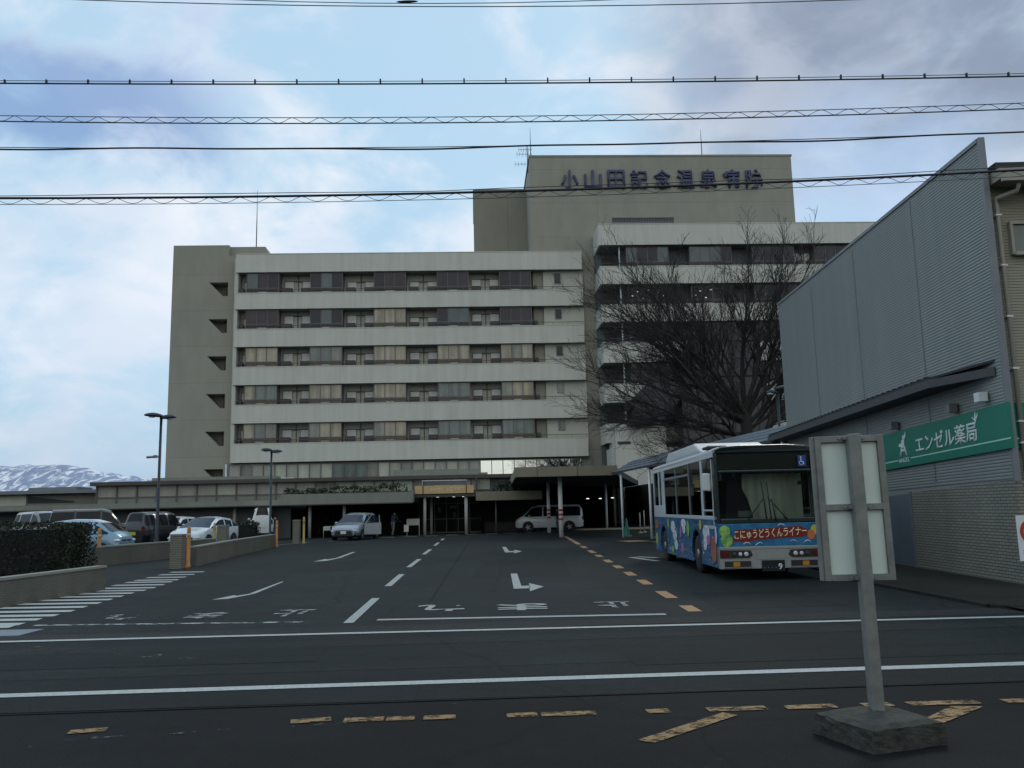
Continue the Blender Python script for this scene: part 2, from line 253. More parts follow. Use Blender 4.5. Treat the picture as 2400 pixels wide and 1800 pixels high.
# ------------------------------------------------------------------ mesh helpers
class MB:
    """collects simple shapes, then links them as ONE mesh object"""
    def __init__(s): s.v = []; s.f = []; s.m = []; s.sm = []
    def add(s, vs, fs, mi=0, smooth=False):
        o = len(s.v); s.v += [tuple(p) for p in vs]
        for f in fs: s.f.append([i+o for i in f]); s.m.append(mi); s.sm.append(smooth)
    def box(s, x0, x1, y0, y1, z0, z1, mi=0):
        s.add([(x0, y0, z0), (x1, y0, z0), (x1, y1, z0), (x0, y1, z0), (x0, y0, z1), (x1, y0, z1), (x1, y1, z1), (x0, y1, z1)],
              [(3, 2, 1, 0), (4, 5, 6, 7), (0, 1, 5, 4), (1, 2, 6, 5), (2, 3, 7, 6), (3, 0, 4, 7)], mi)
    def quad(s, a, b, c, d, mi=0): s.add([a, b, c, d], [(0, 1, 2, 3)], mi)
    def prism(s, pts, dvec, mi=0):
        """closed polygon pts (3D) swept by dvec"""
        n = len(pts); d = Vector(dvec); a = [Vector(p) for p in pts]; b = [p+d for p in a]
        s.add(a+b, [tuple(range(n))[::-1], tuple(range(n, 2*n))]+[(i, (i+1) % n, n+(i+1) % n, n+i) for i in range(n)], mi)
    def tube(s, pts, r, n=8, mi=0, cap=True, smooth=True):
        P = [Vector(p) for p in pts]; rr = r if isinstance(r, (list, tuple)) else [r]*len(P)
        vs = []; fs = []
        t0 = (P[1]-P[0]).normalized(); ref = Vector((0, 0, 1)) if abs(t0.z) < .9 else Vector((1, 0, 0))
        u = t0.cross(ref).normalized()
        for i, p in enumerate(P):
            t = (P[min(i+1, len(P)-1)]-P[max(i-1, 0)]).normalized()
            u = (u-t*u.dot(t)).normalized(); w = t.cross(u)
            for k in range(n):
                a = 2*math.pi*k/n; vs.append(p+(u*math.cos(a)+w*math.sin(a))*rr[i])
        for i in range(len(P)-1):
            for k in range(n): fs.append((i*n+k, i*n+(k+1) % n, (i+1)*n+(k+1) % n, (i+1)*n+k))
        s.add(vs, fs, mi, smooth)
        if cap: s.add(vs[:n], [tuple(range(n))[::-1]], mi); s.add(vs[-n:], [tuple(range(n))], mi)
    def lathe(s, prof, c, axis='z', n=16, mi=0):
        """profile of (radius, height) around an axis through c"""
        vs = []; fs = []
        for r, h in prof:
            for k in range(n):
                a = 2*math.pi*k/n; p = (r*math.cos(a), r*math.sin(a), h)
                if axis == 'x': p = (p[2], p[0], p[1])
                elif axis == 'y': p = (p[0], p[2], p[1])
                vs.append((c[0]+p[0], c[1]+p[1], c[2]+p[2]))
        for i in range(len(prof)-1):
            for k in range(n): fs.append((i*n+k, i*n+(k+1) % n, (i+1)*n+(k+1) % n, (i+1)*n+k))
        s.add(vs, fs, mi, True)
        s.add(vs[:n], [tuple(range(n))[::-1]], mi); s.add(vs[-n:], [tuple(range(n))], mi)
    def ellipsoid(s, c, r, n=12, m=8, mi=0):
        vs = []; fs = []
        for i in range(m+1):
            t = math.pi*i/m
            for k in range(n):
                a = 2*math.pi*k/n; vs.append((c[0]+r[0]*math.sin(t)*math.cos(a), c[1]+r[1]*math.sin(t)*math.sin(a), c[2]+r[2]*math.cos(t)))
        for i in range(m):
            for k in range(n): fs.append((i*n+k, (i+1)*n+k, (i+1)*n+(k+1) % n, i*n+(k+1) % n))
        s.add(vs, fs, mi, True)
    def build(s, name, mats, parent=None, bevel=0., fix=True):
        me = bpy.data.meshes.new(name); me.from_pydata(s.v, [], s.f)
        if isinstance(mats, str): mats = [mats]
        for m in mats: me.materials.append(MATS[m])
        for p, mi, sm in zip(me.polygons, s.m, s.sm): p.material_index = mi; p.use_smooth = sm
        if fix:
            bm = bmesh.new(); bm.from_mesh(me); bmesh.ops.remove_doubles(bm, verts=bm.verts, dist=1e-5); bmesh.ops.recalc_face_normals(bm, faces=bm.faces); bm.to_mesh(me); bm.free()
        me.update()
        o = bpy.data.objects.new(name, me); COL.objects.link(o)
        if parent: o.parent = parent
        if bevel:
            md = o.modifiers.new('bevel', 'BEVEL'); md.width = bevel; md.segments = 2; md.limit_method = 'ANGLE'; md.angle_limit = R(35)
        return o
def tag(o, label=None, cat=None, group=None, kind=None):
    for k, v in (('label', label), ('category', cat), ('group', group), ('kind', kind)):
        if v: o[k] = v
    return o
def thing(name, label, cat, loc=(0, 0, 0), rz=0., group=None):
    o = bpy.data.objects.new(name, None); COL.objects.link(o); o.location = loc; o.rotation_euler = (0, 0, rz); o.empty_display_size = .3
    return tag(o, label, cat, group)
def copy_tree(o, parent=None):
    c = o.copy(); COL.objects.link(c)
    if parent: c.parent = parent
    for ch in list(o.children): copy_tree(ch, c)
    return c
def structure(o): return tag(o, kind='structure')
def text_part(name, s, material, parent, origin, ex, ey, w, h, depth=.01, bold=0., up_pad=None):
    """lettering: the text's outline fitted into a w x h box whose lower left is origin, axes ex, ey, raised by depth"""
    cu = bpy.data.curves.new(name, 'FONT'); cu.body = s; cu.size = 1; cu.offset = bold; cu.resolution_u = 4
    t = bpy.data.objects.new(name, cu); COL.objects.link(t)
    dg = bpy.context.evaluated_depsgraph_get(); me = bpy.data.meshes.new_from_object(t.evaluated_get(dg)); bpy.data.objects.remove(t); bpy.data.curves.remove(cu)
    xs = [v.co.x for v in me.vertices]; ys = [v.co.y for v in me.vertices]
    x0, x1, y0, y1 = min(xs), max(xs), min(ys), max(ys)
    ex = Vector(ex).normalized(); ey = Vector(ey).normalized(); n = ex.cross(ey); o = Vector(origin)
    bm = bmesh.new(); bm.from_mesh(me)
    for v in bm.verts: v.co = o+ex*((v.co.x-x0)/(x1-x0)*w)+ey*((v.co.y-y0)/max(1e-6, y1-y0)*h)
    r = bmesh.ops.extrude_face_region(bm, geom=bm.faces[:])
    for v in r['geom']:
        if isinstance(v, bmesh.types.BMVert): v.co += n*depth
    bmesh.ops.recalc_face_normals(bm, faces=bm.faces)
    bm.to_mesh(me); bm.free(); me.materials.clear(); me.materials.append(MATS[material])
    for p in me.polygons: p.material_index = 0
    ob = bpy.data.objects.new(name, me); COL.objects.link(ob)
    if parent: ob.parent = parent
    return ob
def flat(name, polys, z, material):
    """painted sheet: list of polygons in ground metres at height z"""
    b = MB()
    for p in polys: b.add([(x, y, z) for x, y in p], [tuple(range(len(p)))])
    return structure(b.build(name, material))
def strip(a, b, w):
    a = Vector(a); b = Vector(b); n = (b-a).normalized(); n = Vector((-n.y, n.x))*w/2
    return [tuple(a+n), tuple(a-n), tuple(b-n), tuple(b+n)]
def tri(q):
    return q

# ------------------------------------------------------------------ ground, road, markings
b = MB(); b.quad((-6000, -300, -.02), (6000, -300, -.02), (6000, 6000, -.02), (-6000, 6000, -.02)); structure(b.build('ground', 'pavement'))
flat('near_lot', [[(-60, -20), (60, -20), (60, 10.4), (0, 7.75), (-60, 5.1)]], .0, 'asphalt_old')
rd = lambda x, o: 8.305+.0445*x+o          # the street's near white line, and offsets from it
flat('road', [[(-80, rd(-80, -.72)), (80, rd(80, -.72)), (80, rd(80, 3.55)), (-80, rd(-80, 3.55))]], .004, 'asphalt_road')
flat('driveway', [[(-9.75, 11.3), (7.2, 12.3), (7.35, 17.6), (9.1, 31), (9.5, 75), (-40, 75), (-40, 47), (-13.2, 45.5), (-10.2, 27), (-9.4, 16.2)]], .004, 'asphalt_drive')
flat('wheel_track', [[(-80, rd(-80, o)), (80, rd(80, o)), (80, rd(80, o+.5)), (-80, rd(-80, o+.5))] for o in (.75, 2.35)], .0058, 'asphalt_drive')
flat('gutter', [[(-80, rd(-80, 3.55)), (80, rd(80, 3.55)), (80, rd(80, 4.15)), (-80, rd(-80, 4.15))]], .006, 'gutter')
flat('pavement', [[(7.15, 12.2), (60, 14.6), (60, 15.8), (9.6, 15.8), (9.9, 31), (8.6, 31), (7.0, 17.6)]], .045, 'pavement')
flat('parking_lot', [[(-70, 8.6), (-8.5, 11.2), (-8.5, 19.4), (-10, 30), (-13, 48), (-70, 48)]], .002, 'asphalt_drive')
b = MB()
kp = [(60, 14.45), (7.6, 12.35), (7.05, 12.9), (6.9, 17.6), (8.5, 31)]
for p, q in zip(kp, kp[1:]):
    d = (Vector(q)-Vector(p)).normalized(); n = Vector((-d.y, d.x))*.09
    P = Vector(p); Q = Vector(q)
    b.prism([(P.x+n.x, P.y+n.y, 0), (P.x-n.x, P.y-n.y, 0), (Q.x-n.x, Q.y-n.y, 0), (Q.x+n.x, Q.y+n.y, 0)], (0, 0, .052))
structure(b.build('kerb', 'pavement'))
flat('near_edge_line', [[(-80, rd(-80, -.085)), (80, rd(80, -.085)), (80, rd(80, .085)), (-80, rd(-80, .085))]], .009, 'paint_line')
rf = lambda x, o: 11.69+.0153*x+o
flat('far_edge_line', [[(-80, rf(-80, -.07)), (80, rf(80, -.07)), (80, rf(80, .07)), (-80, rf(-80, .07))]], .011, 'paint_line')
flat('tar_seam', [strip((-40, 5.75), (-5, 7.3), .05), strip((-5, 7.3), (2, 7.64), .04), strip((2, 7.64), (40, 9.3), .05)], .007, 'tar')
# zebra bars beside the left wall
zr = [(-7.66, 13.2), (-7.68, 13.49), (-7.72, 14.05), (-7.73, 14.59), (-7.78, 15.21), (-7.88, 15.86), (-7.94, 16.51), (-8.03, 17.17), (-8.11, 17.82), (-8.2, 18.5), (-8.21, 19.14), (-8.27, 19.79), (-8.4, 20.6), (-8.55, 21.44), (-8.65, 22.1), (-8.8, 23), (-8.95, 24), (-9.05, 25)]
polys = []
for i, (x, y) in enumerate(zr):
    xl = -9.55+min(0, .04*(19.4-y)) if y < 19 else -9.55-.09*(y-19)
    if y < 15.3: xl = -9.62
    polys.append([(xl, y-.03), (x, y-.14), (x-.05, y+.16), (xl, y+.28)])
flat('crosswalk_bars', polys, .010, 'paint_line')
flat('lane_dashes', [strip(p, q, .15) for p, q in (((-2.48, 12.73), (-2.65, 16.26)), ((-2.80, 18.8), (-2.96, 22.27)), ((-3.12, 25.0), (-3.27, 29.1)), ((-3.45, 32.2), (-3.61, 36.3)), ((-3.78, 40), (-3.95, 44)), ((-4.05, 47), (-4.2, 50)))], .010, 'paint_white')
od = []
for y0, y1 in ((13.16, 13.95), (15.1, 16.35), (17.8, 18.95), (20.15, 21.3), (22.6, 23.75), (25.1, 26.4), (28, 29.2), (30.4, 32.4), (34.2, 36.2), (37.8, 41.5), (42, 49.5)): od.append(strip((2.70+.004*(y0-13), y0), (2.70+.004*(y1-13), y1), .21))
flat('kerbside_dashes', od, .010, 'paint_orange')
flat('stop_line', [strip((-2.1, 13.02), (2.21, 12.91), .17)], .0102, 'paint_white')
flat('faded_stop_line', [strip((-7.4, 13.28), (-3.2, 12.96), .13)], .0103, 'paint_worn')
flat('far_dashes', [strip((-12.9, 45.5), (-11.6, 48.2), .15), strip((-10.9, 49.8), (-10.1, 51), .2)]+[strip((x, 55.0+.42*(x+8)), (x+.8, 55.0+.42*(x+8)+.25), .4) for x in (-8.6, -7.2, -5.9, -4.6, -3.3, -2, -.7, .6, 1.9)]+[strip((-9.5, 57.4), (-4, 58.3), .15), strip((-3.5, 58.6), (2.5, 60.5), .15)], .0104, 'paint_white')
flat('asphalt_patch', [[(-1.1, 20.5), (1.3, 20.3), (1.5, 26.8), (-1.0, 27)], [(3.1, 13.4), (5.2, 13.5), (5.0, 16.2), (3.2, 16.0)], [(-6.4, 24), (-4.4, 24.2), (-4.6, 29), (-6.5, 28.7)]], .0062, 'asphalt_patch')
flat('driveway_seam', [strip((-1.55, 15.5), (-1.75, 22), .045), strip((-1.75, 22), (-2.1, 34), .05), strip((-2.1, 34), (-2.7, 55), .06)], .0068, 'tar')
flat('asphalt_patch', [[(-9, 9.3), (-2.2, 9.55), (-2.3, 10.6), (-9.2, 10.4)], [(1.2, 8.9), (6.8, 9.15), (6.9, 9.9), (1.1, 9.7)]], .0066, 'asphalt_patch')
# turn arrows and worn lettering
flat('right_turn_arrow', [[(-.14, 21.6), (.02, 21.6), (.10, 18.1), (-.06, 17.5)], [(-.06, 17.5), (.10, 18.1), (.28, 18.15), (.28, 17.55)], [(.26, 16.9), (.56, 17.85), (.27, 18.75)]], .0105, 'paint_white')
flat('right_turn_arrow', [[(-.58, 37), (-.42, 37), (-.26, 33.2), (-.40, 32.2)], [(-.40, 32.2), (-.26, 33.2), (-.05, 33.3), (-.05, 32.3)], [(-.06, 31.4), (.24, 32.8), (-.05, 34.2)]], .0105, 'paint_white')
flat('left_turn_arrow', [[(-5.64, 20.7), (-5.58, 20.7), (-5.37, 17.75), (-5.50, 17.75)], [(-5.88, 16.65), (-5.60, 16.75), (-5.36, 17.70), (-5.50, 17.70), (-5.62, 17.35), (-5.72, 17.5)]], .0105, 'paint_white')
flat('left_turn_arrow', [[(-6.74, 35.4), (-6.6, 35.4), (-6.33, 31.0), (-6.5, 31.0)], [(-6.85, 29.0), (-6.45, 29.3), (-6.33, 30.9), (-6.5, 30.9), (-6.62, 30.2), (-6.76, 30.5)]], .0105, 'paint_white')
def road_text(name, s, x, y, w, h, material, z=.0106):
    return structure(text_part(name, s, material, None, (x+w, y+h, z), (-1, 0, 0), (0, -1, 0), w, h, .002, .025))
road_text('road_lettering', 'れ', -6.75, 13.75, .62, .75, 'paint_worn')
road_text('road_lettering', 'ま', -5.35, 13.7, .58, .75, 'paint_worn', .0107)
road_text('road_lettering', '止', -3.98, 13.7, .60, .9, 'paint_worn', .0108)
road_text('road_lettering', 'れ', -1.68, 13.9, .85, 1.0, 'paint_white', .0109)
road_text('road_lettering', 'ま', -.35, 13.8, .85, .95, 'paint_white', .0110)
road_text('road_lettering', '止', 1.30, 13.8, .6, .95, 'paint_worn', .0111)
flat('bus_lane_mark', [strip((5.0, 40), (6.1, 40.3), 1.6), strip((6.2, 38.6), (7.0, 38.7), .9)], .0106, 'paint_orange')
flat('bus_stop_line', [strip((3.65, 27.4), (4.15, 25.2), .2), strip((3.9, 27.6), (4.4, 26.8), .25)], .0106, 'paint_white')
# broken yellow marks of the lot in front
yl = [strip((-3.42, 6.70), (-3.16, 6.76), .12), strip((-1.78, 6.86), (-1.48, 6.93), .13)]
for x0, x1 in ((-1.37, -1.06), (-1.04, -.82), (-.75, -.5), (-.1, .14), (.17, .6), (1.0, 1.18), (1.48, 1.95), (2.1, 2.5), (2.72, 2.95), (3.08, 3.64), (3.85, 4.3)): yl.append(strip((x0, 6.88+.025*(x0+1.3)), (x1, 6.89+.025*(x1+1.3)), .13))
yl += [strip((.86, 6.08), (1.62, 6.80), .13), [(2.88, 6.42), (3.05, 6.38), (3.60, 6.85), (3.36, 6.88)]]
flat('lot_yellow_marks', yl, .008, 'paint_yellow_worn')
flat('lot_faint_marks', [strip((.3, 5.35), (1.5, 5.45), .12), strip((-1.2, 5.2), (-.2, 5.5), .10), strip((-2.6, 5.0), (-1.0, 5.55), .08), strip((-3.5, 6.45), (-1.3, 6.8), .06)], .0085, 'paint_faint')
rc = random.Random(12); chips = []
for k in range(90):
    x = rc.uniform(-4.2, 4.2); y = rc.uniform(4.6, 7.4); s_ = rc.uniform(.006, .022)
    chips.append([(x+s_*rc.uniform(.5, 1.4)*math.cos(a)*1.5, y+s_*rc.uniform(.5, 1.4)*math.sin(a)) for a in (0, 1.3, 2.6, 3.9, 5.2)])
flat('paint_chips', chips, .0088, 'paint_faint')
flat('tyre_marks', [strip((-6.2, 11.1), (-3.6, 9.9), .16), strip((-5.9, 11.3), (-4.1, 9.9), .1)], .0085, 'paint_faint')
b = MB(); b.box(-8.4, -6.95, 12.1, 12.75, .0, .02); structure(b.build('gutter_plate', 'roof_bluegrey'))

# ------------------------------------------------------------------ hospital (local frame: u along the front, v depth, z up)
TH = R(2.6)
H = thing('hospital', 'seven storey grey and white hospital with long balconies and blue rooftop lettering', 'hospital', (0, 0, 0), TH)
PB = [(25.42, 27.32), (21.68, 23.32), (17.90, 19.68), (14.13, 15.91), (10.38, 12.18), (6.60, 8.42)]
b = MB(); b.box(-23.55, 11.6, 83.6, 98, 0, 26.9)
b.box(-23.55, -23.2, 82.18, 83.6, 6.6, 26.9)
for (z0, z1), (zb, _) in zip(PB[1:], PB[:-1]):
    b.box(7.15, 11.2, 82.75, 83.6, z1-.5, zb)                      # closed end of each floor
b.build('ward_wall', 'recess_wall', H)
for i, (z0, z1) in enumerate(PB):
    b = MB(); b.box(-23.4, 11.05, 82.0, 82.18, z0, z1); b.box(-23.4, 11.05, 81.97, 82.20, z1-.06, z1+.012)
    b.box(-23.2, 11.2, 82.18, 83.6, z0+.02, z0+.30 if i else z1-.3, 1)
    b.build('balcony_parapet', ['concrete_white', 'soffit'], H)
GL = [['glass_dark', 'glass_dark', 'glass_purple', 'glass_dark', 'glass_dark'],
      ['glass_purple', 'glass_dark', 'glass_cream', 'glass_dark', 'glass_purple'],
      ['glass_cream', 'glass_grey', 'glass_cream', 'glass_cream', 'glass_cream'],
      ['glass_grey', 'glass_cream', 'glass_cream', 'glass_green', 'glass_grey'],
      ['glass_grey', 'glass_cream', 'glass_cream', 'glass_grey', 'glass_green']]
rnd = random.Random(3)
def bay_window(u0, z0, z1, v, g, w=3.18, n=3, parent=H):
    f = MB(); fw = .055
    f.box(u0, u0+fw, v, v+1.3, z0, z1); f.box(u0+w-fw, u0+w, v, v+1.3, z0, z1)
    sp = [u0+fw+(w-2*fw)*k/n for k in range(n+1)]
    for s in sp[1:-1]: f.box(s-.03, s+.03, v, v+.09, z0, z1)
    f.box(u0+fw, u0+w-fw, v+.01, v+.07, z0+.48, z0+.55); f.box(u0+fw, u0+w-fw, v, v+.09, z1-.06, z1)
    f.box(u0-.02, u0+w+.02, v-.04, v+.1, z0-.02, z0+.05, 1)
    o = f.build('window', ['bay_frame', 'rail_metal'], parent)
    p = MB()
    alt = {'porch_glass': ['porch_glass']*3, 'glass_dark': ['glass_dark', 'glass_purple', 'glass_blue'], 'glass_purple': ['glass_purple', 'glass_dark', 'glass_purple'], 'glass_cream': ['glass_cream', 'glass_cream', 'glass_grey'], 'glass_grey': ['glass_grey', 'glass_cream', 'glass_green'], 'glass_green': ['glass_green', 'glass_grey', 'glass_green'], 'glass_blue': ['glass_blue', 'glass_dark', 'glass_dark']}[g]
    for k in range(n):
        a, c = sp[k]+.01, sp[k+1]-.01; d = v+.05+rnd.uniform(0, .012); mi = rnd.choice((0, 0, 0, 1, 2))
        e = d+rnd.uniform(-.012, .012); p.quad((a, d, z0+.50), (c, e, z0+.50), (c, e, z1-.03), (a, d, z1-.03), mi); p.quad((a, d, z0+.03), (c, e, z0+.03), (c, e, z0+.49), (a, d, z0+.49), 3)
        if k == 1: p.box(a+.1, c-.1, d-.02, d-.012, z0+.10, z0+.17, 4)
    p.build('pane', alt+['glass_brown' if g in ('glass_cream', 'glass_grey', 'glass_green') else 'glass_purple', 'recess_wall'], o)
    return o
def recess(u0, w, z0, z1, v, parent=H):
    """white sliding doors between two bays with low brown cabinets left and right"""
    d = MB(); zt = z0+(z1-z0)*(.62+.16*rnd.random()); a = u0+.30; b_ = u0+w-.06; q = (b_-a)*.33
    if w > 1.5:
        d.box(a, a+q, v-.06, v, z0+.5, zt); d.box(b_-q, b_, v-.06, v, z0+.5, zt); d.box(a+q+.06, b_-q-.06, v-.02, v+.04, z0, z0+(zt-z0)*.93, 2); d.box((a+b_)/2-.05, (a+b_)/2+.05, v-.05, v-.02, z0, z1-.05, 1)
    else: d.box(a, b_, v-.06, v, z0+.5, zt)
    d.box(a-.05, b_, v-.03, v+.1, zt, zt+.09, 1); d.box(a-.05, a, v-.04, v+.1, z0, zt, 1)
    d.build('balcony_door', ['white_paint', 'rail_metal', 'recess_wall'], parent)
    for x0, x1 in ((a-.06, a+min(q, .85)+.06), (b_-min(q, .85)-.04, b_+.02))[:2 if w > 1.5 else 1]:
        c = MB(); c.box(x0, x1, v-1.0, v-.5, z0-.3, z0+.60); c.build('balcony_cabinet', 'cabinet_brown', parent)
for i in range(5):
    z0, z1 = PB[i+1][1], PB[i][0]
    for k in range(5):
        u0 = -22.38+6.27*k
        bay_window(u0, z0, z1-.03, 82.24, GL[i][k])
        recess(u0+3.2, 3.05 if k < 4 else 1.0, z0, z1, 83.5)
    recess(-23.2, .85, z0, z1, 83.5)
    rr = MB(); rr.tube([(-23.2, 82.1, z0+.33), (11.05, 82.1, z0+.33)], .028, 6)
    for k in range(24): u = -23.1+k*1.48; rr.box(u-.015, u+.015, 82.08, 82.12, z0, z0+.33)
    rr.build('railing', 'rail_metal', H)
    f = MB(); f.box(8.25, 8.95, 82.70, 82.78, z0+.75, z1-.2); f.box(8.32, 8.88, 82.68, 82.70, z0+.82, z1-.27, 1)
    f.build('window', ['trim_grey', 'glass_dark' if i < 3 else 'glass_grey'], H)
# tower with the lettering
b = MB(); b.box(6.12, 33.7, 83.0, 103, 0, 37.75)
b.box(6.02, 33.8, 82.95, 103.05, 37.75, 37.95, 1); b.build('tower', ['panel_green', 'fascia'], H)
b = MB(); b.box(.25, 6.12, 89.0, 100, 20, 36.5); b.box(.2, 6.12, 88.95, 100.05, 36.5, 36.66, 1); b.build('tower_annex', ['panel_shaded', 'fascia'], H)
b = MB(); b.box(14.5, 20.9, 82.90, 83.0, 30.55, 30.62); b.box(14.5, 20.9, 82.90, 83.0, 31.08, 31.16)
for k in range(40): u = 14.55+k*.16; b.box(u, u+.03, 82.93, 83, 30.62, 31.08)
b.box(14.5, 20.9, 82.97, 82.998, 30.62, 31.08, 1); b.build('vent_louvre', ['trim_grey', 'dark_steel'], H)
for k, ch in enumerate('小山田記念温泉病院'):
    text_part('sign_character', ch, 'letter_blue', H, (9.32+2.42*k, 82.75, 34.18+.005*k), (1, 0, 0), (0, 0, 1), 1.80, 2.05, -.22, .017)
for u, v, z0, h in ((25.13, 86, 37.9, 4.3), (6.35, 84.2, 36.6, 5.0), (-22.1, 84.5, 27.3, 7.6)):
    b = MB(); b.tube([(u, v, z0), (u, v, z0+h*.55), (u, v, z0+h)], [.06, .045, .015], 6)
    if h > 7:
        for a in range(3): b.tube([(u+.55*math.cos(a*2.1), v+.55*math.sin(a*2.1), z0-.1), (u, v, z0+1.1)], .03, 5)
        b.box(u-.7, u+.7, v-.7, v+.7, z0-.25, z0-.02)
    b.build('lightning_rod', 'lamp_metal', H)
b = MB(); b.tube([(6.0, 84.4, 36.6), (6.0, 84.4, 39.6)], .05, 6)
for z, l in ((39.2, .9), (38.7, 1.1), (37.6, 1.3)):
    b.tube([(6.0-l, 84.4, z), (6.0+.5, 84.4, z)], .025, 5)
    for k in range(6): x = 6.0-l+k*(l+.4)/5; b.tube([(x, 84.4, z-.28), (x, 84.4, z+.28)], .015, 4)
b.build('antenna', 'lamp_metal', H)
# stair tower at the left end, with wedge-shaped openings
b = MB(); UL, UR = -26.25, -24.4
b.box(-29.9, UL, 83, 96, 0, 28.55); b.box(UR, -23.55, 83, 96, 0, 27.4)
b.box(UL, UR, 84.6, 96, 0, 28.55)
zt = [24.7, 20.95, 17.2, 13.45, 9.75, 6.1]; prev = 28.55
for z in zt:
    b.box(UL, UR, 83.0, 84.6, z, prev)
    b.prism([(UL, 83.0, z-.02), (UL+1.35, 83.0, z-1.42), (UL+1.35, 83.0, z-1.9), (UL, 83.0, z-1.9)], (0, 1.6, 0)); b.box(UL+1.35, UR, 83, 84.6, z-1.9, z-1.42); prev = z-1.9
b.box(UL, UR, 83, 84.6, 0, prev)
b.prism([(UR, 83.6, 27.4), (-20.4, 83.6, 27.4), (-20.95, 83.6, 28.55), (UR, 83.6, 28.55)], (0, 9, 0))
b.build('stair_tower', 'panel_green', H)
b = MB()
for z in zt:
    b.box(UL+1.4, UR-.02, 83.9, 83.96, z-1.42, z-.02, 1); b.box(UL+1.62, UL+1.66, 83.5, 83.54, z-1.42, z-.3); b.box(UL+1.4, UR-.02, 83.45, 83.5, z-.62, z-.58)
b.build('stair_railing', ['rail_metal', 'soffit_dark'], H)
# right wing
RB = [(26.95, 29.1), (23.02, 24.80), (19.25, 20.98), (15.28, 17.29), (11.42, 13.24), (7.6, 9.4)]
b = MB(); b.box(14.6, 58, 80.6, 96, 0, 28.6); b.box(12.5, 14.6, 81.8, 96, 0, 28.6)
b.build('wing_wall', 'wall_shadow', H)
for i, (z0, z1) in enumerate(RB):
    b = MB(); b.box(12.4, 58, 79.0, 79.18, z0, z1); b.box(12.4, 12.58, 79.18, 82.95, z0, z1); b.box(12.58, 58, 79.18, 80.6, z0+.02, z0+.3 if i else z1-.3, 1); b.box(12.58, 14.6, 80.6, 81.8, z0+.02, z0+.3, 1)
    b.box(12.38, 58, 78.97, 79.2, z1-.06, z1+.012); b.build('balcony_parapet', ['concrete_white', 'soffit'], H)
for i in range(5):
    z0, z1 = RB[i+1][1], RB[i][0]
    for k in range(6 if i < 2 else 4):
        u0 = 15.1+6.27*k
        bay_window(u0, z0, z1-.03, 79.4, 'glass_blue' if (i, k) in ((0, 0), (0, 1)) else 'porch_glass' if i == 1 and k < 2 else ('glass_purple' if (i+k) % 3 else 'glass_dark'), 4.2, 4)
        if k > 1: recess(u0+4.25, 1.95, z0, z1, 80.5)
        if i == 1 and k < 2:
            for q in range(7 if k == 0 else 4):
                uu = u0+.5+q*.52; zz = z1-.42-(.0 if q % 2 else .55)-.12*(q % 3); lb = MB(); lb.box(uu, uu+.16, 80.1, 80.16, zz, zz+.07); lb.build('ceiling_lamp', 'lamp_lit', H)
    b = MB(); b.tube([(14.45, 79.6, z0-.2), (14.45, 79.6, z1)], .075, 8); b.build('balcony_post', 'white_paint', H)
    b = MB(); b.box(13.0, 14.2, 81.7, 81.78, z0-.2, z1-.5); b.build('balcony_door', 'cabinet_brown', H)
    b = MB(); b.tube([(12.5, 79.1, z0+.33), (50, 79.1, z0+.33)], .028, 6); b.build('railing', 'rail_metal', H)
# low annexe below the right wing, and the slanting glazed stair
b = MB(); b.box(12.9, 17.6, 77.0, 80.6, 0, 9.1); b.box(12.6, 23, 77.6, 80.6, 0, 7.0); b.build('annexe_wall', 'concrete_white', H)
b = MB(); b.box(13.1, 14.3, 76.95, 77.0, 7.3, 7.55); b.build('vent_slot', 'soffit_dark', H)
b = MB()
b.prism([(14.2, 75.6, 9.2), (14.4, 75.6, 10.6), (20.6, 75.6, 16.6), (26.5, 75.6, 16.6), (26.5, 75.6, 13.3), (20.5, 75.6, 13.3), (16.5, 75.6, 9.2)], (0, 2.6, 0))
for k in range(10): u = 15.2+k*1.1; b.box(u-.04, u+.04, 75.5, 75.6, 9.3+max(0, (u-16.5))*.75 if u < 21 else 13.3, min(16.4, 10.6+(u-14.4)*.95), 1)
b.box(21, 26.5, 75.52, 75.6, 14.9, 15.0, 1); b.box(19, 27, 75.9, 78, 0, 13.3, 2)
for k in range(7): b.box(19.4+k*1.1, 19.5+k*1.1, 75.82, 75.9, 4, 13.3, 1)
b.prism([(14.1, 75.4, 10.4), (14.1, 75.4, 10.95), (20.5, 75.4, 17.0), (26.6, 75.4, 17.0), (26.6, 75.4, 16.55), (20.7, 75.4, 16.55)], (0, 3.0, 0), 1); b.prism([(14.0, 75.45, 9.0), (16.6, 75.45, 9.0), (20.6, 75.45, 13.1), (20.6, 75.45, 13.5), (16.4, 75.45, 9.35), (14.0, 75.45, 9.35)], (0, 2.8, 0), 1); b.build('glazed_stair', ['glass_dark', 'dark_steel', 'glass_purple'], H)
# upper clerestory band under the white balconies
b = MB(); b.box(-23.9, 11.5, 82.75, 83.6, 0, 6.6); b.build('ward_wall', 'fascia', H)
n = 31; w = (10.35+23.75)/n
for k in range(n):
    u = -23.75+k*w; f = MB()
    f.box(u, u+.07, 82.4, 82.75, 4.9, 6.45); f.box(u+.07, u+w, 82.4, 82.5, 6.37, 6.45); f.box(u+.07, u+w, 82.36, 82.5, 4.82, 4.9)
    o = f.build('window', 'bay_frame' if k > 2 else 'trim_grey', H)
    p = MB(); d = 82.52+rnd.uniform(0, .004); p.quad((u+.07, d, 4.9), (u+w, d+rnd.uniform(-.006, .006), 4.9), (u+w, d, 6.37), (u+.07, d, 6.37))
    g = 'glass_mirror' if k >= 22 else rnd.choice(['blind_grey', 'blind_pale', 'glass_grey', 'blind_grey', 'glass_green'])
    p.build('pane', g, o)
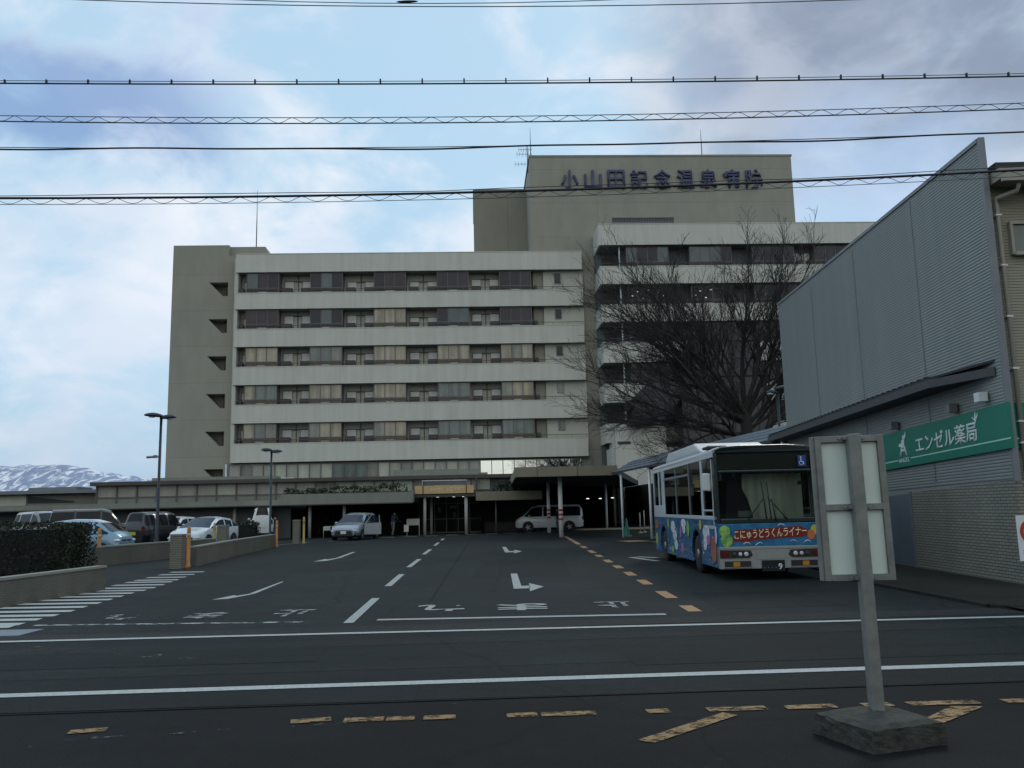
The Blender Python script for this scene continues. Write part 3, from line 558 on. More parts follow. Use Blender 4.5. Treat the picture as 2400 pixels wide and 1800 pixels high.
b = MB(); b.box(-24.0, -17.5, 82.3, 82.4, 5.0, 5.1); b.box(-24.0, -23.85, 82.3, 82.4, 5.1, 6.5); b.build('white_frame', 'white_paint', H)
# podium: one storey with clerestory, brown roof edge
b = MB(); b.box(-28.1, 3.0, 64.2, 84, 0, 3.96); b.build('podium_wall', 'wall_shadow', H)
b = MB(); b.box(-28.3, 4.5, 63.6, 84, 3.98, 4.24); b.box(-28.3, 4.5, 63.55, 63.6, 4.0, 4.26, 1); b.box(-24, -15, 64, 66, 4.24, 4.5, 2); b.box(-6.8, .3, 70, 72, 4.24, 5.02, 2); b.box(.3, 1.0, 70.3, 72, 4.24, 4.7, 2); b.box(-7.0, .5, 69.9, 70, 4.24, 4.42, 1); b.build('podium_roof', ['soffit', 'brown_steel', 'fascia'], H)
n = 20; w = 1.455
for k in range(n):
    u = -28.05+k*w; f = MB(); zt_ = 3.97
    f.box(u, u+.09, 64.0, 64.2, 2.55, zt_); f.box(u+.09, u+w, 64.05, 64.2, 3.06, 3.16); f.box(u+.09, u+w, 64.1, 64.2, 2.5, 3.06, 1)
    o = f.build('window', ['bay_frame', 'fascia'], H)
    p = MB(); p.quad((u+.09, 64.15, 3.16), (u+w, 64.15+rnd.uniform(-.008, .008), 3.16), (u+w, 64.15, zt_), (u+.09, 64.15, zt_)); p.build('pane', rnd.choice(['blind_grey', 'blind_grey', 'blind_pale', 'glass_grey']), o)

# ------------------------------------------------------------------ walkway canopy in front of the podium
K = thing('walkway_canopy', 'long flat concrete canopy running along the low front of the hospital', 'canopy', (0, 0, 0), TH)
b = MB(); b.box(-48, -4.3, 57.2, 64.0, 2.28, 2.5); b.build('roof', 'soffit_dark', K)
b = MB(); b.box(-48, -12.9, 57.0, 57.2, 2.17, 2.56); b.box(-12.9, -4.3, 57.0, 57.2, 2.24, 2.92); b.box(-4.3, -4.2, 57.0, 64, 2.24, 3.05); b.box(-48, -4.2, 56.96, 57.0, 2.17, 2.24, 1); b.build('fascia', ['fascia', 'brown_steel'], K)
for u in (-36, -29, -22.3, -16.2, -11.2, -8.9):
    b = MB(); b.tube([(u, 58, 0), (u, 58, 2.3)], .11, 10); b.build('column', 'column_grey', K)
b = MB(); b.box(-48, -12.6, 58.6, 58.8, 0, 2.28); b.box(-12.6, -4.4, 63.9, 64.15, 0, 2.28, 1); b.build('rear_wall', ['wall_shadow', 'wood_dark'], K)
K2 = thing('walkway_canopy', 'short flat concrete canopy between the entrance porch and the white van', 'canopy', (0, 0, 0), TH)
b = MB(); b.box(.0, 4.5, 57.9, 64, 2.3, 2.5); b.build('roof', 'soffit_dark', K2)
b = MB(); b.box(.0, 4.5, 57.7, 57.9, 2.24, 2.84); b.build('fascia', 'fascia_tan', K2)
b = MB(); b.tube([(1.35, 58.4, 0), (1.35, 58.4, 2.3)], .06, 8); b.build('column', 'rail_metal', K2)
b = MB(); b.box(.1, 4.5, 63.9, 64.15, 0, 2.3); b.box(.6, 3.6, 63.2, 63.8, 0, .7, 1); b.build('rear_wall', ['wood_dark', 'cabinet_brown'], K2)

# ------------------------------------------------------------------ entrance porch
P = thing('entrance_porch', 'entrance porch with tan name board, slim grey columns and dark glass doors', 'porch', (0, 0, 0), TH)
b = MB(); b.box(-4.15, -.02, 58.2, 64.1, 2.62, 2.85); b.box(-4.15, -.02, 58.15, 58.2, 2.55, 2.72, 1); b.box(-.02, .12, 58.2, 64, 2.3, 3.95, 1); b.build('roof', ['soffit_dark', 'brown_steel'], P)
b = MB(); b.box(-4.15, -.15, 58.05, 58.15, 2.78, 3.32); b.box(-3.62, -3.56, 58.02, 58.05, 2.78, 3.65, 1); b.box(-.68, -.62, 58.02, 58.05, 2.78, 3.65, 1); o = b.build('name_board', ['gold_board', 'brown_steel'], P)
text_part('lettering', '小山田記念温泉病院', 'gold_text', o, (-3.1, 58.045, 2.95), (1, 0, 0), (0, 0, 1), 2.3, .22, .004, .01)
b = MB(); b.box(-3.6, -.66, 58.2, 58.26, 3.36, 3.64); b.box(-3.66, -.6, 58.1, 58.3, 3.64, 3.69, 1); b.box(-3.66, -3.6, 58.1, 58.3, 3.34, 3.64, 1); b.box(-.66, -.6, 58.1, 58.3, 3.34, 3.64, 1); b.build('light_box', ['glass_blue', 'white_paint'], P)
for u, v, r in ((-3.5, 58.4, .10), (-3.17, 60.5, .10), (-.68, 58.4, .12)):
    b = MB(); b.tube([(u, v, 0), (u, v, 2.62)], r, 12); b.build('column', 'column_grey', P)
for u in (-3.9, -3.05, -2.2, -1.35, -.5):
    f = MB(); f.box(u, u+.06, 62.4, 62.5, 0, 2.62); f.box(u+.06, u+.85, 62.42, 62.48, 2.1, 2.17); f.box(u+.06, u+.85, 62.42, 62.48, 1.0, 1.05); f.box(u+.06, u+.85, 62.42, 62.48, 0, .1)
    o = f.build('door', 'rail_metal', P); p = MB(); p.quad((u+.06, 62.45, .1), (u+.85, 62.45, .1), (u+.85, 62.45, 2.6), (u+.06, 62.45, 2.6)); p.build('pane', 'porch_glass', o)
for u, v in ((-2.75, 61.2), (-2.2, 60.2), (-1.6, 61.2), (-1.2, 60.2), (-.9, 61.4)):
    b = MB(); b.lathe([(.09, 0), (.09, .03)], (u, v, 2.585), n=10); b.build('ceiling_lamp', 'lamp_lit', P)
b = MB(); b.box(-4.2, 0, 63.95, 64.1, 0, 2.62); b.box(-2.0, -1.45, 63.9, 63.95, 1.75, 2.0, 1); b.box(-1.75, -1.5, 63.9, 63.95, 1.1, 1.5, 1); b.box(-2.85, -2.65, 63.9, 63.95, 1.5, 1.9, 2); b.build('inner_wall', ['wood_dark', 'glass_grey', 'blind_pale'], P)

# ------------------------------------------------------------------ drop-off canopy
D = thing('drop_off_canopy', 'deep tan edged canopy over the drop-off lane with red banded columns', 'canopy', (0, 0, 0), TH)
b = MB(); pl = [(2.25, 46.1), (7.7, 46.1), (13.5, 70), (13.5, 78.5), (3.1, 81)]
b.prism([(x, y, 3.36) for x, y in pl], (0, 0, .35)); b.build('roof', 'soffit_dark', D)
b = MB()
b.box(2.15, 7.75, 46.0, 46.1, 3.33, 3.86); b.prism([(2.15, 46.1, 3.33), (2.25, 46.1, 3.33), (3.1, 81, 3.33), (3.0, 81, 3.33)], (0, 0, .53))
for u in (3.35, 5.55): b.box(u-.012, u+.012, 45.985, 46.0, 3.33, 3.86, 1)
b.build('fascia', ['fascia_tan', 'soffit_dark'], D)
for u, v, r, bands in ((4.72, 47.5, .12, 1), (4.85, 57, .11, 1), (4.4, 70, .10, 0), (9.5, 62, .10, 0), (11.6, 71, .10, 0)):
    b = MB(); b.tube([(u, v, 0), (u, v, 3.36)], r, 12); c = b.build('column', 'white_paint', D)
    if bands:
        for z in (.95, 1.2, 1.45):
            t = MB(); t.tube([(u, v, z), (u, v, z+.12)], r+.012, 12); t.build('red_band', 'red_band', c)
b = MB(); b.box(4.3, 12.5, 61, 62.5, 0, .12); b.box(12.5, 13.5, 60, 78, 0, .12); b.box(4.3, 12.5, 60.95, 61.0, 0, .13, 1); b.build('kerb_island', ['gutter', 'yellow_kerb'], D)
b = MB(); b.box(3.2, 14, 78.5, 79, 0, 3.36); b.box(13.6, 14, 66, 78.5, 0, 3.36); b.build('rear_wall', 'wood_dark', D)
for u, v in ((9.1, 69), (10.8, 67), (10.3, 70.2)):
    b = MB(); b.lathe([(.02, -.05), (.12, -.04), (.12, 0), (.02, .01)], (u, v, 2.35), n=10); b.tube([(u, v, 2.36), (u, v, 3.36)], .012, 5, 1); o = b.build('hanging_lamp', ['lamp_lit', 'dark_steel'], D)

# ------------------------------------------------------------------ covered walkway from the canopy to the pharmacy
Wk = thing('covered_walkway', 'blue grey metal walkway roof on slim white posts beside the pharmacy', 'walkway')
a0 = Vector((10.05, 30.4, 4.02)); a1 = Vector((5.35, 46.2, 3.46)); dn = Vector((.958, .285, 0))
b = MB(); rise = Vector((0, 0, .66))+dn*1.25
b.prism([a0, a1, a1+rise, a0+rise+Vector((0, 0, .02))], (0, 0, -.10))
for t in (.25, .5, .75): b.tube([a0+rise*t+Vector((0, 0, .02)), a1+rise*t+Vector((0, 0, .02))], .02, 5)
b.prism([a0+rise, a1+rise, a1+dn*2.9, a0+dn*2.9], (0, 0, -.08)); b.build('roof', 'roof_bluegrey', Wk)
b = MB(); b.tube([a0, a1], .06, 6); b.build('gutter', 'trim_grey', Wk)
for t in (.05, .28, .52, .74, .95):
    p = a0.lerp(a1, t)+dn*.15; b = MB(); b.tube([(p.x, p.y, 0), (p.x, p.y, p.z)], .065, 10); b.build('post', 'white_paint', Wk)
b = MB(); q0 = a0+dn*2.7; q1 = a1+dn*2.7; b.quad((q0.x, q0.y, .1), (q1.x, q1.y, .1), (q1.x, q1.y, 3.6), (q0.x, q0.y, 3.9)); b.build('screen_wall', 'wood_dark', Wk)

# ------------------------------------------------------------------ far-left low building
F = thing('low_building', 'flat roofed grey building far left in front of the snowy mountain', 'building')
b = MB(); b.box(-60, -30, 66, 80, 0, 3.6); b.build('wall', 'fascia', F)
b = MB(); b.box(-60, -29.9, 65.2, 80, 3.6, 3.86); b.box(-38.4, -34.6, 67, 69.5, 3.86, 4.15); b.build('roof', 'trim_grey', F)
b = MB(); b.box(-60, -37.9, 65.9, 66.0, 2.75, 3.6); b.build('white_panel', 'concrete_white', F)
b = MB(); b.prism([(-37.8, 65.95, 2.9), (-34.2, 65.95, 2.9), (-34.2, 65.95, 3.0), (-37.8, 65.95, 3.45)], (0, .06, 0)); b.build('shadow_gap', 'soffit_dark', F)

# ------------------------------------------------------------------ pharmacy (local x along the long wall away from the street, y outward left, z up)
PA = R(2.5)
PH = thing('pharmacy', 'grey ribbed pharmacy building with green sign band and tiled base on the right', 'building', (9.25, 15.86, 0))
pe = Vector((math.sin(PA), math.cos(PA), 0)); pn = Vector((-math.cos(PA), math.sin(PA), 0))
def pw(a, z, off=0): return pe*a+pn*off+Vector((0, 0, z))
LW = 14.5
def ribbed(m, a0, a1, zb0, zb1, zt0, zt1, n, off, d):
    prof = []
    for i in range(n): prof += [(i/n, 0.), ((i+.30)/n, d), ((i+.72)/n, d), ((i+.86)/n, 0.)]
    prof.append((1, 0.))
    for (t0, d0), (t1, d1) in zip(prof, prof[1:]):
        m.quad(pw(a0, zb0+(zt0-zb0)*t0, off+d0), pw(a1, zb1+(zt1-zb1)*t0, off+d0), pw(a1, zb1+(zt1-zb1)*t1, off+d1), pw(a0, zb0+(zt0-zb0)*t1, off+d1))
b = MB()
ribbed(b, -.18, LW, 1.95, 1.70, 8.50, 8.82, 104, 0, .011)
b.prism([pw(-.17, 1.8, -.08), pw(LW, 1.6, -.08), pw(LW, 8.8, -.08), pw(-.17, 8.5, -.08)], pn*.075)
b.quad(pw(LW, 0, 0), pw(LW, 0, -12), pw(LW, 8.8, -12), pw(LW, 8.8, 0))
b.build('cladding', 'wall_ribbed', PH)
b = MB(); b.prism([pw(-.18, 8.5, -.10), pw(LW+.05, 8.82, -.10), pw(LW+.05, 8.90, -.10), pw(-.18, 8.58, -.10)], pn*.14)
b.prism([pw(-.24, 1.9, -.085), pw(-.18, 1.9, -.085), pw(-.18, 8.58, -.085), pw(-.26, 8.58, -.085)], pn*.115)
for a in (3.0, 6.8, 10.6): b.prism([pw(a, 2.0, .012), pw(a+.04, 2.0, .012), pw(a+.04, 8.5, .012), pw(a, 8.5, .012)], pn*.008)
b.build('trim', 'trim_grey', PH)
b = MB(); b.prism([pw(-.22, 0, -.2), pw(4.38, 0, -.2), pw(4.38, 1.78, -.2), pw(-.22, 1.94, -.2)], pn*.225); b.prism([pw(6.0, 0, -.2), pw(LW, 0, -.2), pw(LW, 1.6, -.2), pw(6.0, 1.7, -.2)], pn*.225)
b.build('tile_base', 'tile_base', PH)
b = MB(); b.prism([pw(4.4, 0, -.1), pw(5.98, 0, -.1), pw(5.98, 1.70, -.1), pw(4.4, 1.77, -.1)], pn*.115); o = b.build('side_door', 'roof_bluegrey', PH)
b = MB(); b.prism([pw(4.36, 0, .0), pw(4.44, 0, .0), pw(4.44, 1.8, .0), pw(4.36, 1.8, .0)], pn*.05); b.build('door_frame', 'trim_grey', o)
# beige front part facing the street
b = MB(); prof = []
nS = 105
for i in range(nS): prof += [(i/nS, .014), ((i+.9)/nS, .004)]
prof.append((1, .014)); y0 = -.06
for (t0, d0), (t1, d1) in zip(prof, prof[1:]): b.quad((.13, y0-d0, 1.9+5.9*t0), (14, y0-d0, 1.9+5.9*t0), (14, y0-d1, 1.9+5.9*t1), (.13, y0-d1, 1.9+5.9*t1))
b.box(.13, 14, y0, .3, 1.9, 7.8); b.box(.8, 14, .3, 9, 1.9, 7.8); b.build('beige_wall', 'siding_beige', PH)
b = MB(); b.box(.06, 14, y0-.05, .3, 0, 1.9); b.build('front_tile_base', 'tile_base', PH)
b = MB(); b.box(.13, 14.3, -.55, .4, 7.62, 7.84); b.box(.13, 14.3, -.62, -.55, 7.55, 7.8, 1); b.build('eave', ['trim_beige', 'trim_beige'], PH)
b = MB(); b.box(.15, 14.3, -.4, .5, 7.84, 8.0); b.box(.85, 14.3, .5, 9, 7.84, 8.0); b.prism([(1.0, -.3, 8.0), (1.3, -.3, 8.0), (1.15, -.3, 8.14)], (0, 3, 0), 1); b.build('roof', ['black_awning', 'white_paint'], PH)
b = MB(); b.tube([(.50, -.5, 7.55), (.50, -.42, 7.42), (.22, -.17, 7.36), (.22, -.17, 7.2), (.22, -.17, 1.4)], .045, 8)
for z in (7.0, 6.0, 5.0, 4.0, 3.0, 2.6): b.box(.16, .28, -.22, -.06, z, z+.03, 1)
b.build('downpipe', ['trim_beige', 'white_paint'], PH)
f = MB(); f.box(.44, .49, -.17, -.06, 6.24, 6.90); f.box(.49, 2.2, -.17, -.06, 6.84, 6.90); f.box(.49, 2.2, -.19, -.06, 6.22, 6.29); f.box(2.2, 2.26, -.17, -.06, 6.24, 6.9); o = f.build('window', 'trim_beige', PH)
b = MB(); b.box(.49, 2.2, -.12, -.1, 6.29, 6.84); b.build('pane', 'glass_green', o)
# black awning on the long wall
b = MB(); z = lambda a: 4.14-.007*a
aw = [(.05, .02), (1.55, .62), (LW+.3, .62), (LW+.3, .02)]
top = [pw(a, z(a)+(.10 if o < .1 else 0), o) for a, o in aw]; b.prism(top, (0, 0, -.05))
for (a, o), (a2, o2) in zip(aw, aw[1:]): b.prism([pw(a, z(a)-.05, o), pw(a2, z(a2)-.05, o2), pw(a2, z(a2)-.22, o2), pw(a, z(a)-.22, o)], pn*.02, 1)
for k in range(40): a = 1.7+k*.33; b.prism([pw(a, z(a), .1), pw(a+.08, z(a), .1), pw(a+.08, z(a)+.035, .1), pw(a, z(a)+.035, .1)], pn*.53)
b.quad(pw(.05, 3.93, .02), pw(1.55, 3.92, .6), pw(LW+.3, 3.83, .6), pw(LW+.3, 3.83, .02), 2)
b.build('awning', ['black_awning', 'awning_edge', 'black_awning'], PH)
# sign band turning the corner
st = lambda a: 3.365-.020*(a+.3); sb = lambda a: 2.51-.024*(a+.2)
b = MB(); b.prism([pw(-.34, sb(-.3), .02), pw(6.6, sb(6.6), .02), pw(6.6, st(6.6), .02), pw(-.34, st(-.34), .02)], pn*.06); sg = b.build('sign_band', 'sign_green', PH)
b = MB(); b.box(.13, 14, -.135, -.085, 2.51, 3.37); b.build('sign_band', 'sign_green', PH)
b = MB(); b.prism([pw(-.34, 2.685, .08), pw(4.05, 2.575, .08), pw(4.05, 2.6, .08), pw(-.34, 2.71, .08)], pn*.004); b.prism([pw(4.78, 2.555, .08), pw(6.6, 2.50, .08), pw(6.6, 2.525, .08), pw(4.78, 2.58, .08)], pn*.004)
b.box(.13, 14, -.14, -.135, 2.685, 2.71); b.build('stripe', 'sign_line', sg)
ue = (-pe+Vector((0, 0, .028))).normalized()
text_part('lettering', 'エンゼル薬局', 'sign_white', sg, pw(3.72, 2.66, .082), ue, (0, 0, 1), 2.86, .40, .012, .012)
text_part('lettering', 'ANGEL', 'sign_white', sg, pw(4.74, 2.50, .082), ue, (0, 0, 1), .62, .10, .006, .0)
text_part('emblem', 'A', 'sign_white', sg, pw(4.66, 2.64, .082), ue, (0, 0, 1), .46, .40, .012, .01)
b = MB(); e0 = lambda da, dz: pw(4.42-da, 2.85+dz, .084)
b.prism([e0(-.10, .0), e0(.06, .02), e0(.10, .16), e0(.02, .20), e0(-.05, .14)], pn*.012); b.prism([e0(.02, .2), e0(.08, .2), e0(.10, .27), e0(.05, .30), e0(.0, .27)], pn*.012); b.prism([e0(.06, .14), e0(.19, .26), e0(.22, .38), e0(.12, .30)], pn*.012); b.prism([e0(-.05, .12), e0(-.22, .10), e0(-.24, .04), e0(-.08, .03)], pn*.012); b.build('emblem', 'sign_white', sg)
b = MB(); s0 = lambda da, dz: pw(.86-da, 3.19+dz, .084)
b.prism([s0(-.02, -.11), s0(.03, -.05), s0(.02, .13), s0(-.03, .04)], pn*.01); b.prism([s0(-.03, -.02), s0(-.14, .04), s0(-.10, .0), s0(-.02, -.06)], pn*.01); b.prism([s0(.02, 0), s0(.11, .10), s0(.10, .03), s0(.03, -.04)], pn*.01); b.build('emblem', 'sign_white', sg)
for a, zz, lit in ((.47, 3.55, 1), (1.72, 3.48, 0), (4.77, 3.41, 0)):
    b = MB(); b.prism([pw(a-.10, zz-.08, .05), pw(a+.10, zz-.08, .05), pw(a+.10, zz+.10, .05), pw(a-.10, zz+.10, .05)], pn*.17); b.tube([pw(a, zz+.08, 0), pw(a, zz+.08, .08)], .03, 6)
    b.build('flood_lamp', 'white_paint' if lit else 'steel_grey', PH)

# ------------------------------------------------------------------ street sign seen from behind, on a concrete block
S = thing('road_sign', 'blank pale back of a tall metal framed sign on a square grey post', 'sign', (2.505, 6.19, .145))
b = MB(); b.box(-.042, .042, -.05, .05, 0, 1.945); sp = b.build('post', 'steel_galv', S, bevel=.004)
fb = MB(); L0, L1, Z0, Z1 = -.262, .232, .89, 1.94; y0, y1 = .055, .10
fb.box(L0, L0+.045, y0-.01, y1, Z0, Z1); fb.box(L1-.045, L1, y0-.01, y1, Z0, Z1)
for zz in (Z0, (Z0+Z1)/2-.02, Z1-.045): fb.box(L0+.045, L1-.045, y0-.012, y0+.03, zz, zz+.045)
for zz in (Z0+.02, (Z0+Z1)/2, Z1-.02): fb.box(-.065, .065, .0, .056, zz-.012, zz+.012)
fb.box(L0-.022, L0, y1-.035, y1+.025, Z0-.0, Z1+.0); fb.build('frame', 'steel_galv', S, bevel=.002)
bd = MB(); bd.box(L0+.03, L1-.03, y1-.025, y1-.004, Z0+.02, Z1-.02); bd.build('board', 'board_back', S)
bo = MB()
for zz in (Z0+.02, (Z0+Z1)/2, Z1-.02):
    for x in (-.085, .085): bo.lathe([(.009, -.012), (.009, 0)], (x, y0-.012, zz), 'y', 8)
bo.build('bolt', 'steel_grey', S)
S.rotation_euler = (R(-.3), R(-.3), R(-5))
# the concrete block, rough and chipped
bm = bmesh.new(); bmesh.ops.create_cube(bm, size=1)
bmesh.ops.subdivide_edges(bm, edges=bm.edges[:], cuts=9, use_grid_fill=True)
rr = random.Random(5)
from mathutils import noise as mnoise
for v in bm.verts:
    x, y, zz = v.co
    v.co = Vector((x*.60, y*.575, zz*.17))
    k = max(abs(x), abs(y)) > .45 and zz > .4
    d = mnoise.noise(v.co*9)*.018+mnoise.noise(v.co*30)*.009
    v.co += Vector((d*(1 if x > 0 else -1), d*.8, -abs(d)*.7-(.022+.01*mnoise.noise(v.co*14) if k else 0)))
    if k: v.co.x *= .96; v.co.y *= .96
me = bpy.data.meshes.new('concrete_block'); bm.to_mesh(me); bm.free(); me.materials.append(MATS['concrete_block'])
for p in me.polygons: p.use_smooth = False
o = bpy.data.objects.new('concrete_block', me); COL.objects.link(o); o.location = (2.445, 6.04, .078); o.rotation_euler = (0, 0, R(19))
tag(o, 'rough dark concrete block holding the foot of the sign post', 'block')
# no entry sign at the right edge
N_ = thing('no_entry_sign', 'white no entry sign with red disc at the right edge by the tiled wall', 'sign', (8.72, 14.9, 0), R(-6))
b = MB(); b.tube([(.27, .03, .1), (.27, .03, 1.35)], .03, 8); b.build('post', 'steel_galv', N_)
b = MB(); b.box(0, .55, -.012, .012, .52, 1.30); bdn = b.build('board', 'white_paint', N_)
b = MB(); b.lathe([(.235, -.008), (.235, 0)], (.275, -.012, 1.02), 'y', 28); dd = b.build('disc', 'red_band', N_)
b = MB(); b.box(.10, .45, -.026, -.0205, .985, 1.055); b.build('bar', 'sign_white', dd)
text_part('lettering', '進入禁止', 'signal_blue', bdn, (.06, -.012, .58), (1, 0, 0), (0, 0, 1), .43, .13, .004, .012)

# ------------------------------------------------------------------ lamps
def lamp(name, label, loc, h, arms, material, camera=False, rz=0):
    t = thing(name, label, 'street lamp', loc, rz, 'street lamps along the driveway')
    b = MB(); b.tube([(0, 0, 0), (0, 0, .35), (0, 0, .4), (0, 0, h)], [.085, .085, .065, .055], 10); b.build('pole', material, t)
    for dx, dy, L, w, dz in arms:
        b = MB(); d = Vector((dx, dy, 0)).normalized(); s = Vector((-d.y, d.x, 0))
        vs = []; fs = []; nseg = 9; nr = 10
        for i in range(nseg+1):
            tt = i/nseg; ww = w*(math.sin(math.pi*min(1, .10+.86*tt))**.6)*.5; hh = .10*(math.sin(math.pi*min(1, .12+.80*tt))**.7)
            for k in range(nr):
                a = 2*math.pi*k/nr; p = d*(tt*L-.06)+s*ww*math.cos(a)+Vector((0, 0, h+dz+.04+(hh*1.5 if math.sin(a) > 0 else hh*.35)*math.sin(a)+tt*.05))
                vs.append(p)
        for i in range(nseg):
            for k in range(nr): fs.append((i*nr+k, i*nr+(k+1) % nr, (i+1)*nr+(k+1) % nr, (i+1)*nr+k))
        b.add(vs, fs, 0, True); b.add(vs[:nr], [tuple(range(nr))]); b.add(vs[-nr:], [tuple(range(nr))[::-1]])
        hd = b.build('lamp_head', material, t)
        b = MB(); c = d*(L*.5); b.ellipsoid((c.x, c.y, h+dz+.035), (.16, .12, .04), 10, 6); b.build('lens', 'lens', hd)
    if camera:
        b = MB(); b.tube([(-.05, 0, h*.72), (-.22, 0, h*.72)], .03, 6); b.box(-.26, -.12, -.06, .06, h*.72-.05, h*.72+.07); b.tube([(-.22, -.02, h*.72), (-.52, -.12, h*.72-.02)], .05, 8); b.build('security_camera', 'steel_grey', t)
lamp('street_lamp', 'tall twin headed lamp post at left with a small camera on its pole', (-15.1, 36, 0), 5.78, [(-1, -.25, .74, .52, .06), (1, .35, .66, .42, -.02)], 'lamp_metal', True)
lamp('street_lamp', 'dark twin headed lamp post before the middle of the white balconies', (-13.2, 46, 0), 4.98, [(-1, -.1, .62, .42, .03), (1, .2, .62, .36, -.06)], 'lamp_green')
lamp('street_lamp', 'lamp post standing behind the bus and in front of the bare tree', (10.93, 34.5, 0), 6.1, [(1, -.1, .85, .32, .12), (-1, .3, .5, .22, -.05)], 'lamp_green')

# ------------------------------------------------------------------ bare tree
def bare_tree():
    t = thing('bare_tree', 'large leafless spreading tree standing before the right wing of the hospital', 'tree', (12.2, 44, 0))
    rn = random.Random(21)
    trunk = MB(); crown = MB()
    def rv(): return Vector((rn.gauss(0, 1), rn.gauss(0, 1), rn.gauss(0, 1)))
    def path(p, d, L, seg, wob, lift):
        pts = [p.copy()]; d = d.normalized()
        for i in range(seg):
            d = (d+rv()*wob+Vector((0, 0, lift))).normalized(); p = p+d*(L/seg); pts.append(p.copy())
        return pts, d
    def limb(p, d, L, r, lvl):
        seg = (7, 6, 5, 4, 3)[lvl]; wob = (.07, .10, .11, .12, .14)[lvl]; lift = (.05, .006, .015, .035, .05)[lvl]
        pts, dd = path(p, d, L, seg, wob, lift)
        tip = max(.008, r*(.35, .30, .28, .3, .5)[lvl]); rad = [r+(tip-r)*(i/seg) for i in range(seg+1)]
        (trunk if lvl <= 1 else crown).tube(pts, rad, (8, 6, 5, 4, 3)[lvl], cap=False)
        if lvl == 4: return
        n = (0, 9, 8, 7, 6)[lvl+1] if lvl < 4 else 0
        n = {0: 6, 1: 10, 2: 8, 3: 5}[lvl]
        for k in range(n):
            f = .22+.78*(k+rn.random()*.8)/n
            i = min(seg-1, int(f*seg)); q = pts[i].lerp(pts[i+1], f*seg-i) if f*seg-i <= 1 else pts[i+1]
            ax = (pts[i+1]-pts[i]).normalized(); side = rv(); side = (side-ax*side.dot(ax)).normalized()
            side.y *= .75
            ang = rn.uniform(.38, .75); nd = ax*math.cos(ang)+side*math.sin(ang)+Vector((0, 0, .10))
            limb(q, nd, L*rn.uniform(.42, .62)*(1.08-.35*f), max(.0080, rad[i]*rn.uniform(.39, .56)), lvl+1)
        # leader continues
        if lvl < 3: limb(pts[-1], dd, L*.5, max(.008, tip*.9), lvl+1)
    base = [Vector((.1, 0, 0)), Vector((.05, 0, 2.0)), Vector((0, 0, 4.6)), Vector((.02, 0, 6.2))]
    trunk.tube(base, [.52, .40, .33, .29], 10, cap=False)
    limbs = [((-.93, -.15, .30), 7.0, .15, 5.0), ((-.95, .25, .45), 7.2, .15, 5.7), ((-.80, -.30, .55), 7.6, .17, 5.9), ((-.62, .35, .75), 8.0, .17, 6.1), ((-.40, -.25, .90), 8.2, .18, 6.2), ((-.12, .2, 1), 7.6, .17, 6.2), ((.15, -.2, 1), 7.0, .16, 6.2), ((.42, .15, .92), 7.8, .16, 6.2), ((.62, -.25, .75), 7.0, .14, 5.8), ((.8, .2, .6), 6.0, .12, 5.2), ((.7, .3, .9), 5.5, .11, 4.4), ((-.7, -.6, .35), 5.5, .12, 4.7), ((.35, -.3, 1), 7.0, .13, 3.5), ((-.95, .1, .2), 7.4, .13, 5.2), ((-.9, -.2, .0), 6.2, .11, 5.0), ((.80, -.1, .80), 7.8, .13, 5.6), ((-.75, .1, .85), 8.2, .14, 6.0), ((-.55, -.1, .95), 8.6, .14, 6.0), ((-.68, .2, .72), 8.6, .13, 5.8), ((-.3, -.3, 1), 7.8, .12, 6.1), ((.95, .1, .55), 7.0, .11, 5.4)]
    for d, L, r, z in limbs: limb(Vector((rn.uniform(-.12, .12), rn.uniform(-.1, .1), z)), Vector(d), L*.88, r*.95, 1)
    tr = trunk.build('trunk', 'bark', t, fix=False); crown.build('branches', 'twig', t, fix=False)
    return t
bare_tree()

# ------------------------------------------------------------------ foliage masses made of leaf-sized faces
def leaf_mass(name, boxes, n, size, mats, parent=None, seed=1, rough=.25):
    """boxes: list of (cx,cy,cz,rx,ry,rz) lumps; leaves sit near their surfaces"""
    rn = random.Random(seed); b = MB(); tot = sum(q[3]*q[5]+q[4]*q[5] for q in boxes)
    for (cx, cy, cz, rx, ry, rz) in boxes:
        for _ in range(int(n*(rx*rz+ry*rz)/tot)):
            p = Vector((rn.uniform(-1, 1), rn.uniform(-1, 1), rn.uniform(-1, 1)))
            m = max(abs(p.x), abs(p.y), abs(p.z)); p = p/m*(1-abs(rn.gauss(0, rough*.35)))
            c = Vector((cx+p.x*rx, cy+p.y*ry, cz+p.z*rz+mnoise.noise(Vector((cx+p.x*rx, cy+p.y*ry, 3))*1.5)*rz*.12))
            a = Vector((rn.gauss(0, 1), rn.gauss(0, 1), rn.gauss(0, 1))).normalized(); u = a.orthogonal().normalized(); w = a.cross(u); s = size*rn.uniform(.6, 1.4)
            b.add([c-u*s, c-w*s*.5, c+u*s, c+w*s*.5], [(0, 1, 2, 3)], rn.choice((0, 0, 1)))
    return b.build(name, mats, parent, fix=False)
hg = thing('hedge', 'tall dark clipped hedge on the tiled wall at the left edge', 'hedge', (0, 0, 0))
leaf_mass('foliage', [(-14.6, 20.6, .92, 4.2, .72, .62)], 24000, .034, ['hedge_leaf', 'hedge_leaf_light'], hg, 2)
b = MB(); b.box(-18.7, -10.6, 20.1, 21.1, .3, 1.38); b.build('branches', 'wood_dark', hg)
hg2 = thing('hedge', 'low dark hedge in front of the white rear of a parked van', 'hedge')
leaf_mass('foliage', [(-17.4, 52, .62, 1.75, .6, .58)], 2200, .06, ['hedge_leaf', 'hedge_leaf_light'], hg2, 4)
b = MB(); b.box(-19, -15.8, 51.6, 52.4, 0, 1.05); b.build('branches', 'wood_dark', hg2)
